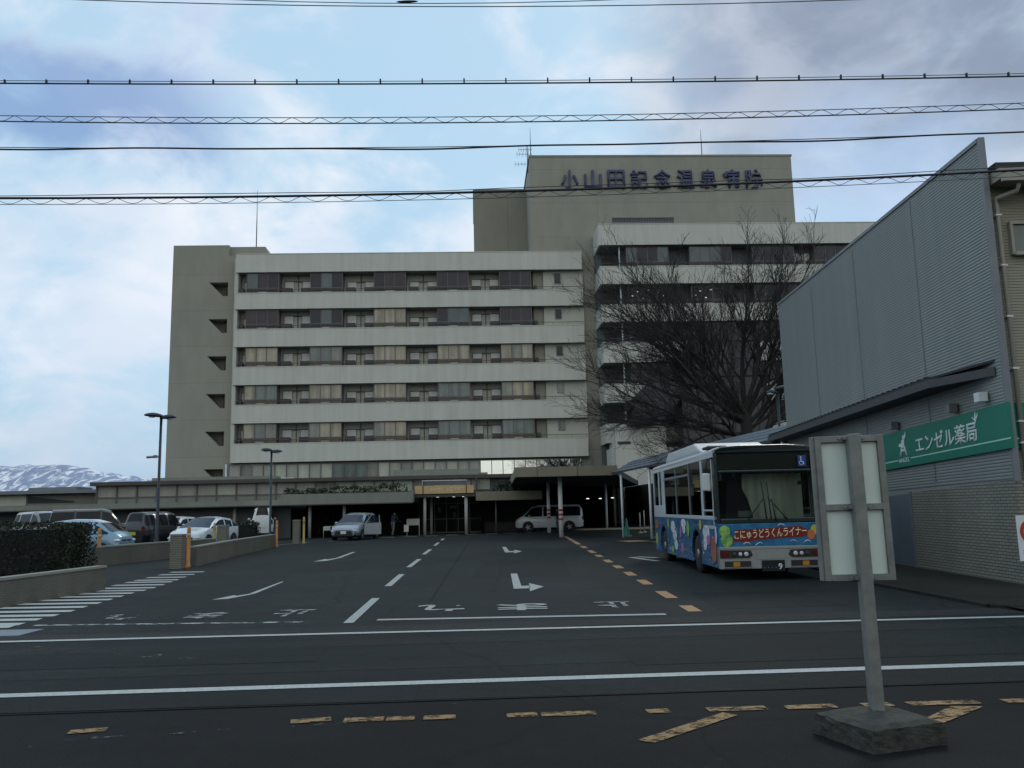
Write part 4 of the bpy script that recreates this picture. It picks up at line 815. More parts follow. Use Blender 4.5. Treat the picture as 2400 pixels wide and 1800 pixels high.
# planted tubs on the canopy roof
th_c, th_s = math.cos(TH), math.sin(TH)
def hw(u, v): return (u*th_c-v*th_s, u*th_s+v*th_c)
rn = random.Random(9)
for k in range(8):
    u = -12.4+k*1.03; x, y = hw(u, 57.9); hh = rn.uniform(.22, .42)+.02*k
    t = thing('roof_shrub', 'dark green shrub in the planting row on the canopy roof left of the tan board', 'shrub', (x, y, 2.6), 0, 'shrubs planted along the canopy roof')
    leaf_mass('foliage', [(0, 0, .2+hh*.5, .55, .35, .12+hh*.55), (rn.uniform(-.3, .3), 0, .3+hh, .28, .25, .16)], 420, .07, ['shrub_leaf', 'hedge_leaf_light'], t, 30+k, .6)
    b = MB(); b.tube([(0, 0, -.1), (0, 0, .5)], .04, 5); b.build('stem', 'bark', t)
for k, (u, hh, lab) in enumerate(((1.7, .35, 'low dark shrub on the short canopy roof right of the tan board'), (2.6, .55, 'taller peaked shrub on the short canopy roof beside the drop-off canopy edge'))):
    x, y = hw(u, 58.6); t = thing('roof_shrub', lab, 'shrub', (x, y, 2.5))
    leaf_mass('foliage', [(0, 0, .3+hh*.5, .55, .35, .15+hh*.5), (.1, 0, .5+hh, .22, .2, .25)], 520, .07, ['shrub_leaf', 'hedge_leaf'], t, 60+k, .6)
    b = MB(); b.tube([(0, 0, -.1), (0, 0, .6)], .04, 5); b.build('stem', 'bark', t)
for k, (u, r) in enumerate(((-11.2, .9), (-9.9, 1.0), (-8.7, .9))):
    x, y = hw(u, 61.5); t = thing('shade_shrub', ('leftmost', 'middle', 'rightmost')[k]+' of the three tall dark bushes under the canopy behind the silver car', 'shrub', (x, y, 0), 0, 'bushes in the shade under the canopy')
    leaf_mass('foliage', [(0, 0, 1.1, r*.8, .6, .95)], 700, .10, ['shrub_leaf', 'hedge_leaf'], t, 70+k, .7)
    b = MB(); b.tube([(0, 0, 0), (0, 0, 1.2)], .06, 5); b.build('stem', 'bark', t)

# ------------------------------------------------------------------ walls, pillars, bollards on the left
def wall(name, label, pts, h, th=.2, material='tile_wall', cap=True):
    t = thing(name, label, 'wall'); b = MB(); c = MB()
    for p, q in zip(pts, pts[1:]):
        p = Vector(p); q = Vector(q); d = (q-p).normalized(); n = Vector((-d.y, d.x))*th/2
        z = h
        b.prism([(p.x+n.x, p.y+n.y, 0), (p.x-n.x, p.y-n.y, 0), (q.x-n.x, q.y-n.y, 0), (q.x+n.x, q.y+n.y, 0)], (0, 0, z))
        n2 = n*1.15; c.prism([(p.x+n2.x, p.y+n2.y, z+.003), (p.x-n2.x, p.y-n2.y, z+.003), (q.x-n2.x, q.y-n2.y, z+.003), (q.x+n2.x, q.y+n2.y, z+.003)], (0, 0, .05))
    b.build('tiled_face', material, t)
    if cap: c.build('coping', 'fascia', t)
    return t
wall('low_wall', 'low tiled retaining wall under the hedge at the left edge', [(-24, 13.6), (-9.72, 15.9), (-9.40, 19.5)], .50, .22)
wall('low_wall', 'low tiled wall segment left of the front pillar, before the blue car', [(-14.3, 29.3), (-13.4, 34.5), (-12.9, 36.6)], .62)
wall('low_wall', 'long low tiled wall between the two tall brick pillars along the driveway', [(-10.42, 27.7), (-11.3, 34.2), (-12.1, 42.8)], .60)
for (x, y, h, s, lab) in ((-14.75, 29.2, .92, .34, 'brick pillar beside the leftmost orange bollard'), (-10.62, 26.95, 1.02, .36, 'brick pillar nearest the street, with an orange bollard at its side'), (-13.2, 38.6, 1.15, .4, 'brick pillar beside the pale hatchback'), (-12.0, 46.9, 1.25, .34, 'pale green brick pillar farthest along the driveway')):
    t = thing('brick_pillar', lab, 'pillar', (x, y, 0), 0, 'brick pillars along the low walls'); b = MB(); b.box(-s/2, s/2, -s/2, s/2, 0, h); b.build('shaft', 'tile_pillar', t); b = MB(); b.box(-s/2-.02, s/2+.02, -s/2-.02, s/2+.02, h+.003, h+.05); b.build('cap', 'fascia', t)
for (x, y, h, m, lab) in ((-14.42, 29.65, 1.28, 'bollard_orange', 'orange bollard at the end of the hedge by the blue car'), (-10.27, 26.9, 1.30, 'bollard_orange', 'orange bollard nearest the street in the middle of the walls'), (-13.9, 39.5, 1.3, 'bollard_yellow', 'weathered brownish bollard in front of the pale hatchback'), (-17.5, 50.6, 1.15, 'bollard_orange', 'small orange bollard in front of the low dark hedge'), (-11.8, 42.3, 1.32, 'bollard_orange', 'orange bollard at the far end of the long low wall'), (-11.5, 46.5, 1.45, 'bollard_yellow', 'yellow bollard beside the pale green brick pillar')):
    t = thing('bollard', lab, 'bollard', (x, y, 0), 0, 'bollards along the driveway'); b = MB(); b.lathe([(.085, 0), (.082, .1), (.06, .12), (.06, h-.12), (.05, h-.02), (.02, h)], (0, 0, 0), n=12); b.build('post', m, t)
    b = MB(); b.lathe([(.063, 0), (.063, .10)], (0, 0, h-.32), n=12); b.build('reflector', 'yellow_kerb' if m == 'bollard_orange' else 'bollard_orange', t)
# right of the canopy: white posts and green cones
for k in range(8):
    x = 8.0+.42*k; y = 57-.9*k+ (2 if k % 2 else 0)
    t = thing('fence_post', 'slim white post in the row left of the bus beside the green cones', 'post', (x-.4, y-5, 0), 0, 'white posts behind the green cones'); b = MB(); b.tube([(0, 0, 0), (0, 0, 1.25+.1*(k % 3))], .035, 6); b.build('shaft', 'column_grey', t); b = MB(); b.lathe([(.14, 0), (.14, .05), (.04, .08)], (0, 0, 0), n=10); b.build('foot', 'yellow_kerb', t)
for k, (x, y, lab) in enumerate(((6.15, 47.2, 'green traffic cone under the covered walkway, farther from the bus'), (7.35, 44.0, 'green traffic cone beside the rear of the bus'))):
    t = thing('traffic_cone', lab, 'cone', (x, y, 0)); b = MB(); b.lathe([(.19, .03), (.16, .1), (.03, 1.0)], (0, 0, 0), n=14); b.build('cone', 'sign_green', t); b = MB(); b.box(-.24, .24, -.24, .24, 0, .035); b.build('base', 'yellow_kerb', t)

# ------------------------------------------------------------------ overhead cables along the street (plane y = 11)
def interp(P, x):
    n = len(P); s = 0
    for (x0, z0), (x1, z1) in zip(P, P[1:]):
        if x <= x1 or (x1, z1) == P[-1]: return z0+(z1-z0)*(x-x0)/(x1-x0)
def sagline(P, dz=0, y=11.0, x0=-30, x1=30, n=60, wob=0, per=1., amp=0., ph=0, dep=0.):
    # least squares parabola through the measured heights
    import numpy as np
    c = np.polyfit([p[0] for p in P], [p[1] for p in P], 2)
    if c[0] < 0: c = np.array([0.0, *np.polyfit([p[0] for p in P], [p[1] for p in P], 1)])
    pts = []
    for i in range(n+1):
        x = x0+(x1-x0)*i/n; z = c[0]*x*x+c[1]*x+c[2]+dz+wob*(math.sin(x*1.1+ph)+.6*math.sin(x*2.3+1+ph))
        pts.append((x, y+dep*math.cos(2*math.pi*x/per), z+amp*math.sin(2*math.pi*x/per)))
    return pts
W1 = [(-5.69, 8.86), (-1.88, 8.69), (.08, 8.62), (2.7, 8.6), (5.31, 8.62)]; W1b = [(-3.85, 8.83), (-1.42, 8.72), (.08, 8.68), (2.5, 8.72)]
W2 = [(-7.05, 7.64), (-3.82, 7.56), (-.91, 7.48), (1.99, 7.44), (4.57, 7.42), (7.22, 7.40)]; W3 = [(-7.02, 7.11), (-3.8, 7.0), (-.6, 6.93), (.68, 6.92), (2.61, 6.92), (4.53, 6.92), (7.17, 6.95)]
W4 = [(-6.99, 6.69), (-3.79, 6.59), (-.92, 6.54), (.67, 6.53), (2.59, 6.54), (4.5, 6.55), (7.13, 6.57)]; W5 = [(-6.94, 5.96), (-4.41, 5.92), (-1.88, 5.89), (.65, 5.89), (2.55, 5.92), (4.45, 5.97), (7.07, 6.03)]
def cable(label, parts):
    t = thing('overhead_cable', label, 'cable', (0, 0, 0), 0, 'overhead cables crossing the sky along the street')
    for nm, pts, r, m in parts: b = MB(); b.tube(pts, r, 5, cap=False); b.build(nm, m, t, fix=False)
    return t
c1 = cable('topmost pair of thin wires at the upper edge of the sky', [('wire', sagline(W1), .007, 'cable_grey'), ('wire', sagline(W1b), .006, 'cable_grey')])
b = MB(); b.ellipsoid((-1.36, 11, 8.74), (.16, .02, .018), 10, 6); b.build('spacer', 'cable_black', c1)
c2 = cable('second cable from the top, with evenly spaced small clips', [('wire', sagline(W2), .0115, 'cable_black'), ('messenger_wire', sagline(W2, .04), .005, 'cable_black')])
for k in range(34):
    x = -9.9+k*.583; z = 7.5-.0165*x+.0007*x*x; b = MB(); b.box(x-.010, x+.010, 10.985, 11.015, z-.012, z+.045); b.build('clip', 'cable_black', c2)
cable('third cable from the top, a wire spiralling loosely round two strands', [('messenger_wire', sagline(W3, .055), .006, 'cable_grey'), ('wire', sagline(W3, -.03), .009, 'cable_black'), ('lashing_wire', sagline(W3, .015, x0=-14, x1=14, n=1100, per=.385, amp=.034, dep=.03), .0040, 'cable_grey')])
cable('wavy black cable below the spiralling one', [('wire', sagline(W4, 0, n=200, wob=.013), .0125, 'cable_black'), ('messenger_wire', sagline(W4, .012), .006, 'cable_grey')])
cable('lowest and thickest black cable, with small loops hanging beneath', [('wire', sagline(W5, 0), .0175, 'cable_black'), ('messenger_wire', sagline(W5, .045, wob=.01), .0055, 'cable_black'), ('messenger_wire', sagline(W5, -.09), .005, 'cable_grey'), ('lashing_wire', sagline(W5, -.045, x0=-14, x1=14, n=1100, per=.42, amp=.032, dep=.03), .0038, 'cable_grey')])

# ------------------------------------------------------------------ snowy mountain far left
def mountains():
    m = bpy.data.materials.new('mountain_snow'); m.use_nodes = True; N = m.node_tree.nodes; L = m.node_tree.links; bb = N['Principled BSDF']; bb.inputs['Roughness'].default_value = .9
    tc = N.new('ShaderNodeTexCoord'); mp = N.new('ShaderNodeMapping'); mp.inputs['Scale'].default_value = (.020, .006, .009); mp.inputs['Rotation'].default_value = (0, R(28), 0)
    n = N.new('ShaderNodeTexNoise'); n.inputs['Scale'].default_value = 1.6; n.inputs['Detail'].default_value = 9; n.inputs['Roughness'].default_value = .66; n.inputs['Distortion'].default_value = 1.2
    L.new(tc.outputs['Object'], mp.inputs[0]); L.new(mp.outputs[0], n.inputs['Vector'])
    r = N.new('ShaderNodeValToRGB'); r.color_ramp.elements[0].position = .485; r.color_ramp.elements[1].position = .57
    r.color_ramp.elements[0].color = (.26, .31, .44, 1); r.color_ramp.elements[1].color = (.84, .85, .86, 1); L.new(n.outputs['Fac'], r.inputs[0]); L.new(r.outputs[0], bb.inputs['Base Color']); MATS['mountain_snow'] = m
    b = MB(); nx, ny = 420, 40; vs = []; fs = []
    prof = [(-2600, 120), (-2000, 182), (-1850, 172), (-1660, 176), (-1500, 158), (-1330, 126), (-1190, 92), (-1080, 92), (-940, 52), (-600, 36), (600, 40), (1600, 60), (2600, 40)]
    for i in range(nx+1):
        x = -2600+5200*i/nx; hgt = 0
        for (xa, za), (xb, zb) in zip(prof, prof[1:]):
            if xa <= x <= xb: hgt = za+(zb-za)*(x-xa)/(xb-xa); break
        for j in range(ny+1):
            t = j/ny; y = 2500+900*t; s = math.sin(min(1, t/.55)*math.pi/2) if t < .55 else 1-.5*(t-.55)
            z = (hgt+13*mnoise.noise(Vector((x*.010, y*.004, 0)))+9*mnoise.noise(Vector((x*.028, y*.008, 7)))+5*mnoise.noise(Vector((x*.07, y*.012, 2)))-30*s*(1-s)*abs(mnoise.noise(Vector((x*.016+y*.004, y*.003, 4))))*2.2)*s
            vs.append((x, y, z*1.12-2))
    for i in range(nx):
        for j in range(ny): a = i*(ny+1)+j; fs.append((a, a+ny+1, a+ny+2, a+1))
    b.add(vs, fs, 0, True); structure(b.build('mountain', 'mountain_snow', fix=False))
mountains()
# added dark ridge behind the camera, unseen, shaped to darken reflections in glass
b = MB(); hp = [(-400, 30), (-200, 34), (-90, 26), (-30, 22), (-8, 9), (10, 7), (36, 7), (40, 20), (60, 21), (80, 20), (140, 26), (400, 34)]
vs = []; fs = []; nn_ = 0
for i in range(161):
    x = -400+5*i
    for (xa, za), (xb, zb) in zip(hp, hp[1:]):
        if xa <= x <= xb: z = za+(zb-za)*(x-xa)/(xb-xa); break
    z *= 1+.12*mnoise.noise(Vector((x*.07, 0, 0)))
    vs += [(x, -146, -1), (x, -150, z*.75), (x, -156, z), (x, -190, -1)]
for i in range(160):
    for k in range(3): fs.append((i*4+k, i*4+k+1, i*4+5+k, i*4+4+k))
b.add(vs, fs, 0, True); structure(b.build('reflection_ridge', 'ridge_dark', fix=False))

# ------------------------------------------------------------------ vehicles
def wheel(parent, x, y, r, w, side, rim='rim'):
    b = MB(); b.lathe([(r*.55, -w/2), (r*.93, -w/2), (r, -w*.3), (r, w*.3), (r*.93, w/2), (r*.55, w/2)], (x, y, r), 'y', 20); t = b.build('tyre', 'tyre', None)
    wt = bpy.data.objects.new('wheel', t.data); bpy.data.objects.remove(t); COL.objects.link(wt); wt.parent = parent
    b = MB(); s = side; yo = y+s*w*.42
    b.lathe([(r*.62, -.01), (r*.62, .01)], (x, yo-s*.02, r), 'y', 18)
    for k in range(5):
        a = k*2*math.pi/5; c, d = math.cos(a), math.sin(a)
        b.prism([(x-d*.04+c*.05, yo, r+c*.04+d*.05), (x+d*.04+c*.05, yo, r-c*.04+d*.05), (x+d*.03+c*r*.58, yo, r-c*.03+d*r*.58), (x-d*.03+c*r*.58, yo, r+c*.03+d*r*.58)], (0, s*.025, 0), 1)
    b.lathe([(.07, 0), (.05, .03)], (x, yo if s > 0 else yo-.03, r), 'y', 10, 1); b.build('rim', ['rim_dark', rim], wt)
    return wt
def car(name, label, cat, loc, rz, L, W, Hh, top, belt, cabin, paintm, glassm='car_glass', plate='plate_white', pillars=(), group='cars parked before the hospital', nose=.22, wheelr=.29, lamps=True):
    """top: (x along the length from the front, z) roofline; cabin: (windscreen base, windscreen top, rear glass top, rear glass base)"""
    t = thing(name, label, cat, loc, rz, group)
    def itp(P, x):
        if x <= P[0][0]: return P[0][1]
        for (a, c), (d, e) in zip(P, P[1:]):
            if x <= d: return c+(e-c)*(x-a)/max(1e-6, d-a)
        return P[-1][1]
    ws0, ws1, rg1, rg0 = cabin
    pil = sorted(list(pillars))
    xs = set([0, .02, .06, .14, .3, L-.3, L-.14, L-.06, L-.02, L, ws0, ws1, rg1, rg0])
    for a, c in top: xs.add(a)
    for k in range(1, 22): xs.add(L*k/22)
    for p in pil: xs.add(p-.045); xs.add(p+.045)
    xs.add(ws0+.10); xs.add(rg0-.06)
    xs = sorted(x for x in xs if 0 <= x <= L); ys = [xs[0]]
    for x in xs[1:]:
        if x-ys[-1] > .008: ys.append(x)
    xs = ys; rings = []
    for x in xs:
        zt = itp(top, x); zb = min(itp(belt, x), zt-.02); e = min(x, L-x); k = 1-max(0, (.5-e)/.5)**2.4*nose
        w = W/2*k; lo = .20+max(0, .14-e)*.5
        wt = w-.02-max(0, zt-zb)*.26; rr = min(.12, (zt-zb)*.45)
        rings.append([(0, lo), (w*.86, lo), (w*.97, lo+.10), (w, (lo+zb)/2+.02), (w*.985, zb-.05), (w*.955, zb), (wt, zt-rr), (wt-rr*1.1, zt-.012), (wt*.5, zt+.015), (0, zt+.025)])
    body = MB(); wind = MB(); rear = MB(); sides = {}
    X = lambda x: L/2-x
    nR = len(rings[0])
    for i in range(len(xs)-1):
        xm = (xs[i]+xs[i+1])/2
        for s in (1, -1):
            for j in range(nR-1):
                q = [(X(xs[i]), s*rings[i][j][0], rings[i][j][1]), (X(xs[i+1]), s*rings[i+1][j][0], rings[i+1][j][1]), (X(xs[i+1]), s*rings[i+1][j+1][0], rings[i+1][j+1][1]), (X(xs[i]), s*rings[i][j+1][0], rings[i][j+1][1])]
                dst = body
                if j >= 7 and ws0 < xm < ws1: dst = wind
                elif j >= 7 and rg1 < xm < rg0: dst = rear
                elif j == 5 and ws0+.10 < xm < rg0-.06 and not any(abs(xm-p) < .046 for p in pil):
                    key = (s, sum(xm > p for p in pil)); dst = sides.setdefault(key, MB())
                mi = 1 if (dst is body and j in (0, 1)) else 0
                dst.add(q, [(0, 1, 2, 3)], mi, dst is body and j not in (0, 1))
    for i, sgn in ((0, 1), (len(xs)-1, -1)):
        v = [(X(xs[i]), y, z) for y, z in rings[i]]+[(X(xs[i]), -y, z) for y, z in reversed(rings[i][1:-1])]
        body.add(v, [tuple(range(len(v)))], 0)
    bo = body.build('body', [paintm, 'black_plastic'], t)
    def em(mb, nm):
        if mb.f: mb.build(nm, glassm, t)
    em(wind, 'windscreen'); em(rear, 'rear_window')
    for k in sorted(sides): em(sides[k], 'side_window')
    wb0, wb1 = L*.19, L*.80
    for s in (1, -1):
        for xw in (wb0, wb1):
            b = MB(); b.lathe([(wheelr+.07, -.012), (wheelr+.07, .012)], (X(xw), s*(W/2-.004), wheelr+.03), 'y', 20); b.build('wheel_arch', 'black_plastic', t)
            wheel(t, X(xw), s*(W/2-.075), wheelr, .19, s)
        b = MB(); b.ellipsoid((X(ws0+.42), s*(W/2+.09), itp(belt, ws0+.4)+.05), (.07, .11, .075), 10, 6); b.build('mirror', paintm, t)
    if lamps:
        zh = itp(top, .12)-.20
        for s in (1, -1):
            b = MB(); b.ellipsoid((X(.11), s*W*.36, zh), (.13, W*.105, .075), 12, 6); b.build('headlight', 'lens', t)
            b = MB(); b.box(X(L)-.012, X(L)+.05, s*W*.39-.07, s*W*.39+.07, itp(belt, L)-.30, itp(belt, L)-.02); b.build('tail_light', 'lens_red', t)
            b = MB(); b.ellipsoid((X(.06), s*W*.34, .36), (.06, .10, .045), 10, 6); b.build('fog_light', 'chrome', t)
        b = MB(); b.prism([(X(.06), -W*.34, .27), (X(.06), W*.34, .27), (X(.06), W*.27, .56), (X(.06), -W*.27, .56)], (.075, 0, 0)); b.build('lower_grille', 'black_plastic', t)
        b = MB(); b.box(X(.10), X(.012), -W*.22, W*.22, zh-.03, zh+.035); b.box(X(.10), X(.006), -.05, .05, zh-.02, zh+.03, 1); b.build('upper_grille', ['black_plastic', 'chrome'], t)
    b = MB(); b.box(X(.0)+.016, X(0)+.03, -.165, .165, .40, .56); b.build('number_plate', plate, t)
    b = MB(); b.box(X(L)-.03, X(L)-.004, -.165, .165, .62, .78); b.build('number_plate', plate, t)
    return t
for n_, c_, m_ in (('paint_silver', (.33, .37, .42), .6), ('paint_paleblue', (.18, .32, .42), .3), ('paint_pearl', (.60, .66, .68), .1), ('paint_black', (.008, .009, .012), .1), ('paint_darkgrey', (.012, .014, .017), .1), ('paint_beige', (.17, .165, .155), .3), ('paint_white_car', (.66, .69, .69), .0)):
    mat(n_, c_, .28, .05, 2, metal=m_, coat=.8)
D90 = -math.pi/2
# silver estate car at the entrance with its passenger door open
sc = car('estate_car', 'silver estate car facing the street with one front door wide open', 'car', (-9.75, 52.3, .0), D90-.16, 4.3, 1.78, 1.60, [(0, .62), (.05, .74), (.35, .88), (1.0, 1.0), (1.9, 1.52), (2.4, 1.60), (3.7, 1.58), (4.15, 1.36), (4.3, .95)], [(0, .62), (1.0, .96), (4.3, 1.02)], (1.02, 1.86, 3.75, 4.12), 'paint_silver', 'car_glass_blue', pillars=(2.35, 3.25), group='cars by the entrance')
b = MB(); hx, hy = 1.05, .90; d = Vector((-.30, .95, 0)).normalized()
p0 = Vector((hx, hy, 0)); p1 = p0+d*1.0; nn = Vector((d.y, -d.x, 0))*.05
b.prism([(p0.x, p0.y, .32), (p1.x, p1.y, .32), (p1.x, p1.y, 1.0), (p0.x, p0.y, .97)], nn); b.prism([(p0.x, p0.y, .97), (p0.x+d.x*.42, p0.y+d.y*.42, 1.46), (p0.x+d.x*.47, p0.y+d.y*.47, 1.46), (p0.x+d.x*.07, p0.y+d.y*.07, .97)], nn)
b.prism([(p1.x-d.x*.06, p1.y-d.y*.06, 1.0), (p1.x-d.x*.10, p1.y-d.y*.10, 1.46), (p1.x-d.x*.14, p1.y-d.y*.14, 1.46), (p1.x-d.x*.12, p1.y-d.y*.12, 1.0)], nn); od = b.build('door', 'paint_silver', sc)
b = MB(); q0 = p0+d*.1+nn*.5; q1 = p1-d*.1+nn*.5; b.quad((q0.x, q0.y, .98), (q1.x, q1.y, 1.0), (q1.x-d.x*.04, q1.y-d.y*.04, 1.44), (q0.x+d.x*.36, q0.y+d.y*.36, 1.44)); b.build('pane', 'bus_glass_side', od)
# white minivan under the canopy, its side door open
mv = car('minivan', 'white minivan with dark windows under the drop-off canopy, nose to the left', 'van', (2.45, 60.6, 0), math.pi-.10, 4.75, 1.72, 1.86, [(0, .70), (.06, .88), (.35, 1.04), (.55, 1.12), (1.15, 1.74), (1.6, 1.85), (4.5, 1.84), (4.70, 1.5), (4.75, 1.0)], [(0, .7), (.5, 1.06), (4.75, 1.08)], (.58, 1.15, 4.4, 4.65), 'paint_white_car', pillars=(1.95, 3.2), wheelr=.33, group='cars by the entrance')
# parked cars at the left
car('hatchback', 'pale silver white hatchback parked facing the street behind the long low wall', 'car', (-15.1, 41.6, .10), D90-.13, 4.2, 1.74, 1.47, [(0, .55), (.05, .70), (.35, .82), (.95, .96), (2.0, 1.42), (2.5, 1.47), (3.4, 1.38), (4.1, 1.05), (4.2, .8)], [(0, .58), (.95, .92), (4.2, 1.0)], (.97, 2.0, 3.3, 4.05), 'paint_pearl', 'car_glass_blue', pillars=(2.55, 3.3))
car('hatchback', 'white topped car almost hidden behind the pale hatchback and the black car', 'car', (-20.2, 50.5, .12), D90-.1, 4.0, 1.7, 1.5, [(0, .6), (.05, .76), (.4, .9), (.9, .98), (1.7, 1.44), (2.2, 1.5), (3.4, 1.46), (3.9, 1.1), (4.0, .8)], [(0, .6), (.9, .94), (4, 1.0)], (.92, 1.7, 3.4, 3.85), 'paint_white_car', 'car_glass_blue', pillars=(2.3,))
car('small_suv', 'black boxy small car with a yellow number plate, seen from behind', 'car', (-18.1, 43.2, .15), D90+math.pi-.30, 3.4, 1.48, 1.72, [(0, .7), (.05, .92), (.3, 1.02), (.75, 1.08), (1.1, 1.66), (1.4, 1.72), (3.2, 1.70), (3.36, 1.2), (3.4, .8)], [(0, .7), (.7, 1.04), (3.4, 1.06)], (.76, 1.1, 3.22, 3.34), 'paint_black', plate='plate_yellow', pillars=(1.7, 2.6))
car('small_car', 'light blue rounded small car nose to the right beyond the hedge', 'car', (-17.3, 34.6, 0), -.12, 3.4, 1.48, 1.50, [(0, .62), (.05, .86), (.22, 1.02), (.40, 1.12), (.85, 1.42), (1.4, 1.56), (2.2, 1.58), (3.0, 1.5), (3.35, 1.15), (3.4, .8)], [(0, .6), (.4, .98), (3.4, 1.02)], (.30, .95, 2.95, 3.3), 'paint_paleblue', pillars=(1.05, 1.95))
car('wagon', 'beige grey wagon with roof rails behind the hedge, leftmost of the parked cars', 'car', (-25.9, 47, .12), -.55, 4.0, 1.7, 1.95, [(0, .7), (.05, .9), (.4, 1.08), (.95, 1.16), (1.7, 1.84), (2.1, 1.95), (3.7, 1.92), (3.95, 1.4), (4.0, 1.0)], [(0, .7), (.9, 1.24), (4, 1.28)], (.97, 1.7, 3.6, 3.9), 'paint_beige', pillars=(2.1, 3.2))
car('van', 'dark grey van with a long roof standing between the wagon and the black car', 'van', (-23.0, 46.5, .12), .42, 4.3, 1.7, 2.0, [(0, .7), (.05, .95), (.3, 1.12), (.75, 1.22), (1.3, 1.9), (1.7, 2.0), (4.1, 1.98), (4.26, 1.4), (4.3, 1.0)], [(0, .7), (.7, 1.18), (4.3, 1.22)], (.77, 1.3, 4.1, 4.24), 'paint_darkgrey', pillars=(1.75, 3.0))
car('small_van', 'white small van seen from behind above the low dark hedge', 'van', (-16.6, 56.0, .20), D90+math.pi+.29, 3.4, 1.48, 1.88, [(0, .75), (.05, 1.0), (.2, 1.12), (.5, 1.2), (.9, 1.84), (1.2, 1.88), (3.3, 1.86), (3.37, 1.3), (3.4, .8)], [(0, .7), (.5, 1.1), (3.4, 1.12)], (.52, .9, 3.305, 3.36), 'paint_white_car', pillars=(1.5, 2.5))
car('hatchback', 'silver car at the very left edge, mostly behind the hedge', 'car', (-31.5, 47, 0), 0, 4.0, 1.7, 1.5, [(0, .6), (.05, .76), (.4, .9), (.9, .98), (1.7, 1.44), (2.2, 1.5), (3.4, 1.46), (3.9, 1.1), (4.0, .8)], [(0, .6), (.9, .94), (4, 1.0)], (.92, 1.7, 3.4, 3.85), 'paint_silver', pillars=(2.3,))

# ------------------------------------------------------------------ the bus (local: x right, y from the front backwards, z up)
B = thing('bus', 'blue wrapped city bus with dark windscreen and red name banner, parked at the kerb', 'bus', (5.39, 18.25, 0), R(-.6))
HW, BL = 1.075, 8.7
def sidepanel(m, x, s, z0, z1, mi=0):
    """lower body side with round wheel openings"""
    ac = [(2.3, .56, .46), (7.05, .56, .46)]; pts = [(.02, z1), (.02, z0)]
    for yc, r, zc in ac:
        a0 = math.asin((z0-zc)/r)
        for k in range(15):
            a = math.pi-a0+(-(math.pi-2*a0))*k/14
            pts.append((yc+r*math.cos(a), zc+r*math.sin(a)))
    pts += [(BL, z0), (BL, z1)]
    n = len(pts)
    m.add([(x, y, z) for y, z in pts]+[(x-s*.04, y, z) for y, z in pts], [tuple(range(n)), tuple(range(n, 2*n))[::-1]]+[(i, (i+1) % n, n+(i+1) % n, n+i) for i in range(n)], mi)
b = MB(); sidepanel(b, -HW, -1, .26, 1.27); sidepanel(b, HW, 1, .26, 1.27); b.build('side_panel', 'bus_wrap', B)
b = MB(); b.box(-HW+.04, HW-.04, .12, BL-.03, .30, .42); b.build('underframe', 'black_plastic', B)
b = MB()
for s in (-1, 1):
    x0, x1 = sorted((s*HW, s*(HW-.05)))
    b.box(x0, x1, .02, BL, 1.27, 1.36)                       # belt rail
    b.box(x0, x1, .02, BL, 2.62, 2.74)
    for y0, y1 in ((1.36, 1.52), (8.62, 8.7), (6.70, 6.98)): b.box(x0, x1, y0, y1, 1.36, 2.62)
    b.box(x0, x1, 6.98, 8.62, 1.36, 1.62)
    xx = sorted((s*(HW+.004), s*(HW-.03)))
    for y0, y1 in ((7.60, 7.70), (7.08, 7.14)): b.box(xx[0], xx[1], y0, y1, 1.62, 2.62)
b.box(-HW, HW, BL-.04, BL, .3, 2.74)
rp = [(-HW, 2.74), (-HW+.04, 2.80), (-HW+.16, 2.85), (-.5, 2.885), (.5, 2.885), (HW-.16, 2.85), (HW-.04, 2.80), (HW, 2.74)]
b.prism([(x, .30, z) for x, z in rp], (0, BL-.30, 0))
b.build('body', 'bus_white', B, bevel=.015)
b = MB(); b.prism([(-.86, 2.2, 2.87), (-.86, 7.6, 2.87), (-.86, 7.0, 3.15), (-.86, 3.2, 3.15)], (1.72, 0, 0)); o = b.build('air_conditioner', 'bus_white', B, bevel=.06)
b = MB(); b.box(-.66, .66, 3.35, 5.4, 3.148, 3.165); b.build('grille', 'black_plastic', o)
b = MB(); b.box(-1.0, -.55, .9, 1.5, 2.86, 2.93); b.build('roof_vent', 'black_plastic', B, bevel=.03)
# glazing
for s in (-1, 1):
    x = s*(HW-.025)
    for y0, y1, z0, z1 in ((1.52, 2.9, 1.36, 2.62), (2.96, 6.70, 1.36, 2.34), (2.96, 6.70, 2.38, 2.62), (7.14, 7.60, 1.62, 2.62), (7.70, 8.55, 1.62, 2.62)):
        w_ = MB(); w_.box(x-.006, x+.006, y0, y1, z0, z1); o = w_.build('window', 'bus_glass_side', B)
    f = MB(); xx = sorted((s*(HW+.003), s*(HW-.045)))
    f.box(xx[0], xx[1], 2.90, 2.96, 1.36, 2.62); f.box(xx[0], xx[1], 2.96, 6.7, 2.33, 2.39); f.box(xx[0], xx[1], 4.75, 4.80, 1.36, 2.62); f.build('window_bars', 'trim_grey', B)
    # driver's / door window drops lower
    w_ = MB(); w_.box(x-.006, x+.006, .34, 1.36, 1.14, 2.62); w_.build('window', 'bus_glass_side', B)
    f = MB(); f.box(xx[0], xx[1], .26, .34, 1.10, 2.66); f.box(xx[0], xx[1], .34, 1.36, 1.08, 1.15); f.box(xx[0], xx[1], .34, 1.36, 1.46, 1.50); f.build('window_frame', 'bus_white', B)
f = MB(); fr = [(-HW, 1.20), (-HW+.02, 1.16), (HW-.02, 1.16), (HW, 1.20)]
f.box(-HW, -HW+.07, -.01, .26, 1.19, 2.70); f.box(HW-.07, HW, -.01, .26, 1.19, 2.70)
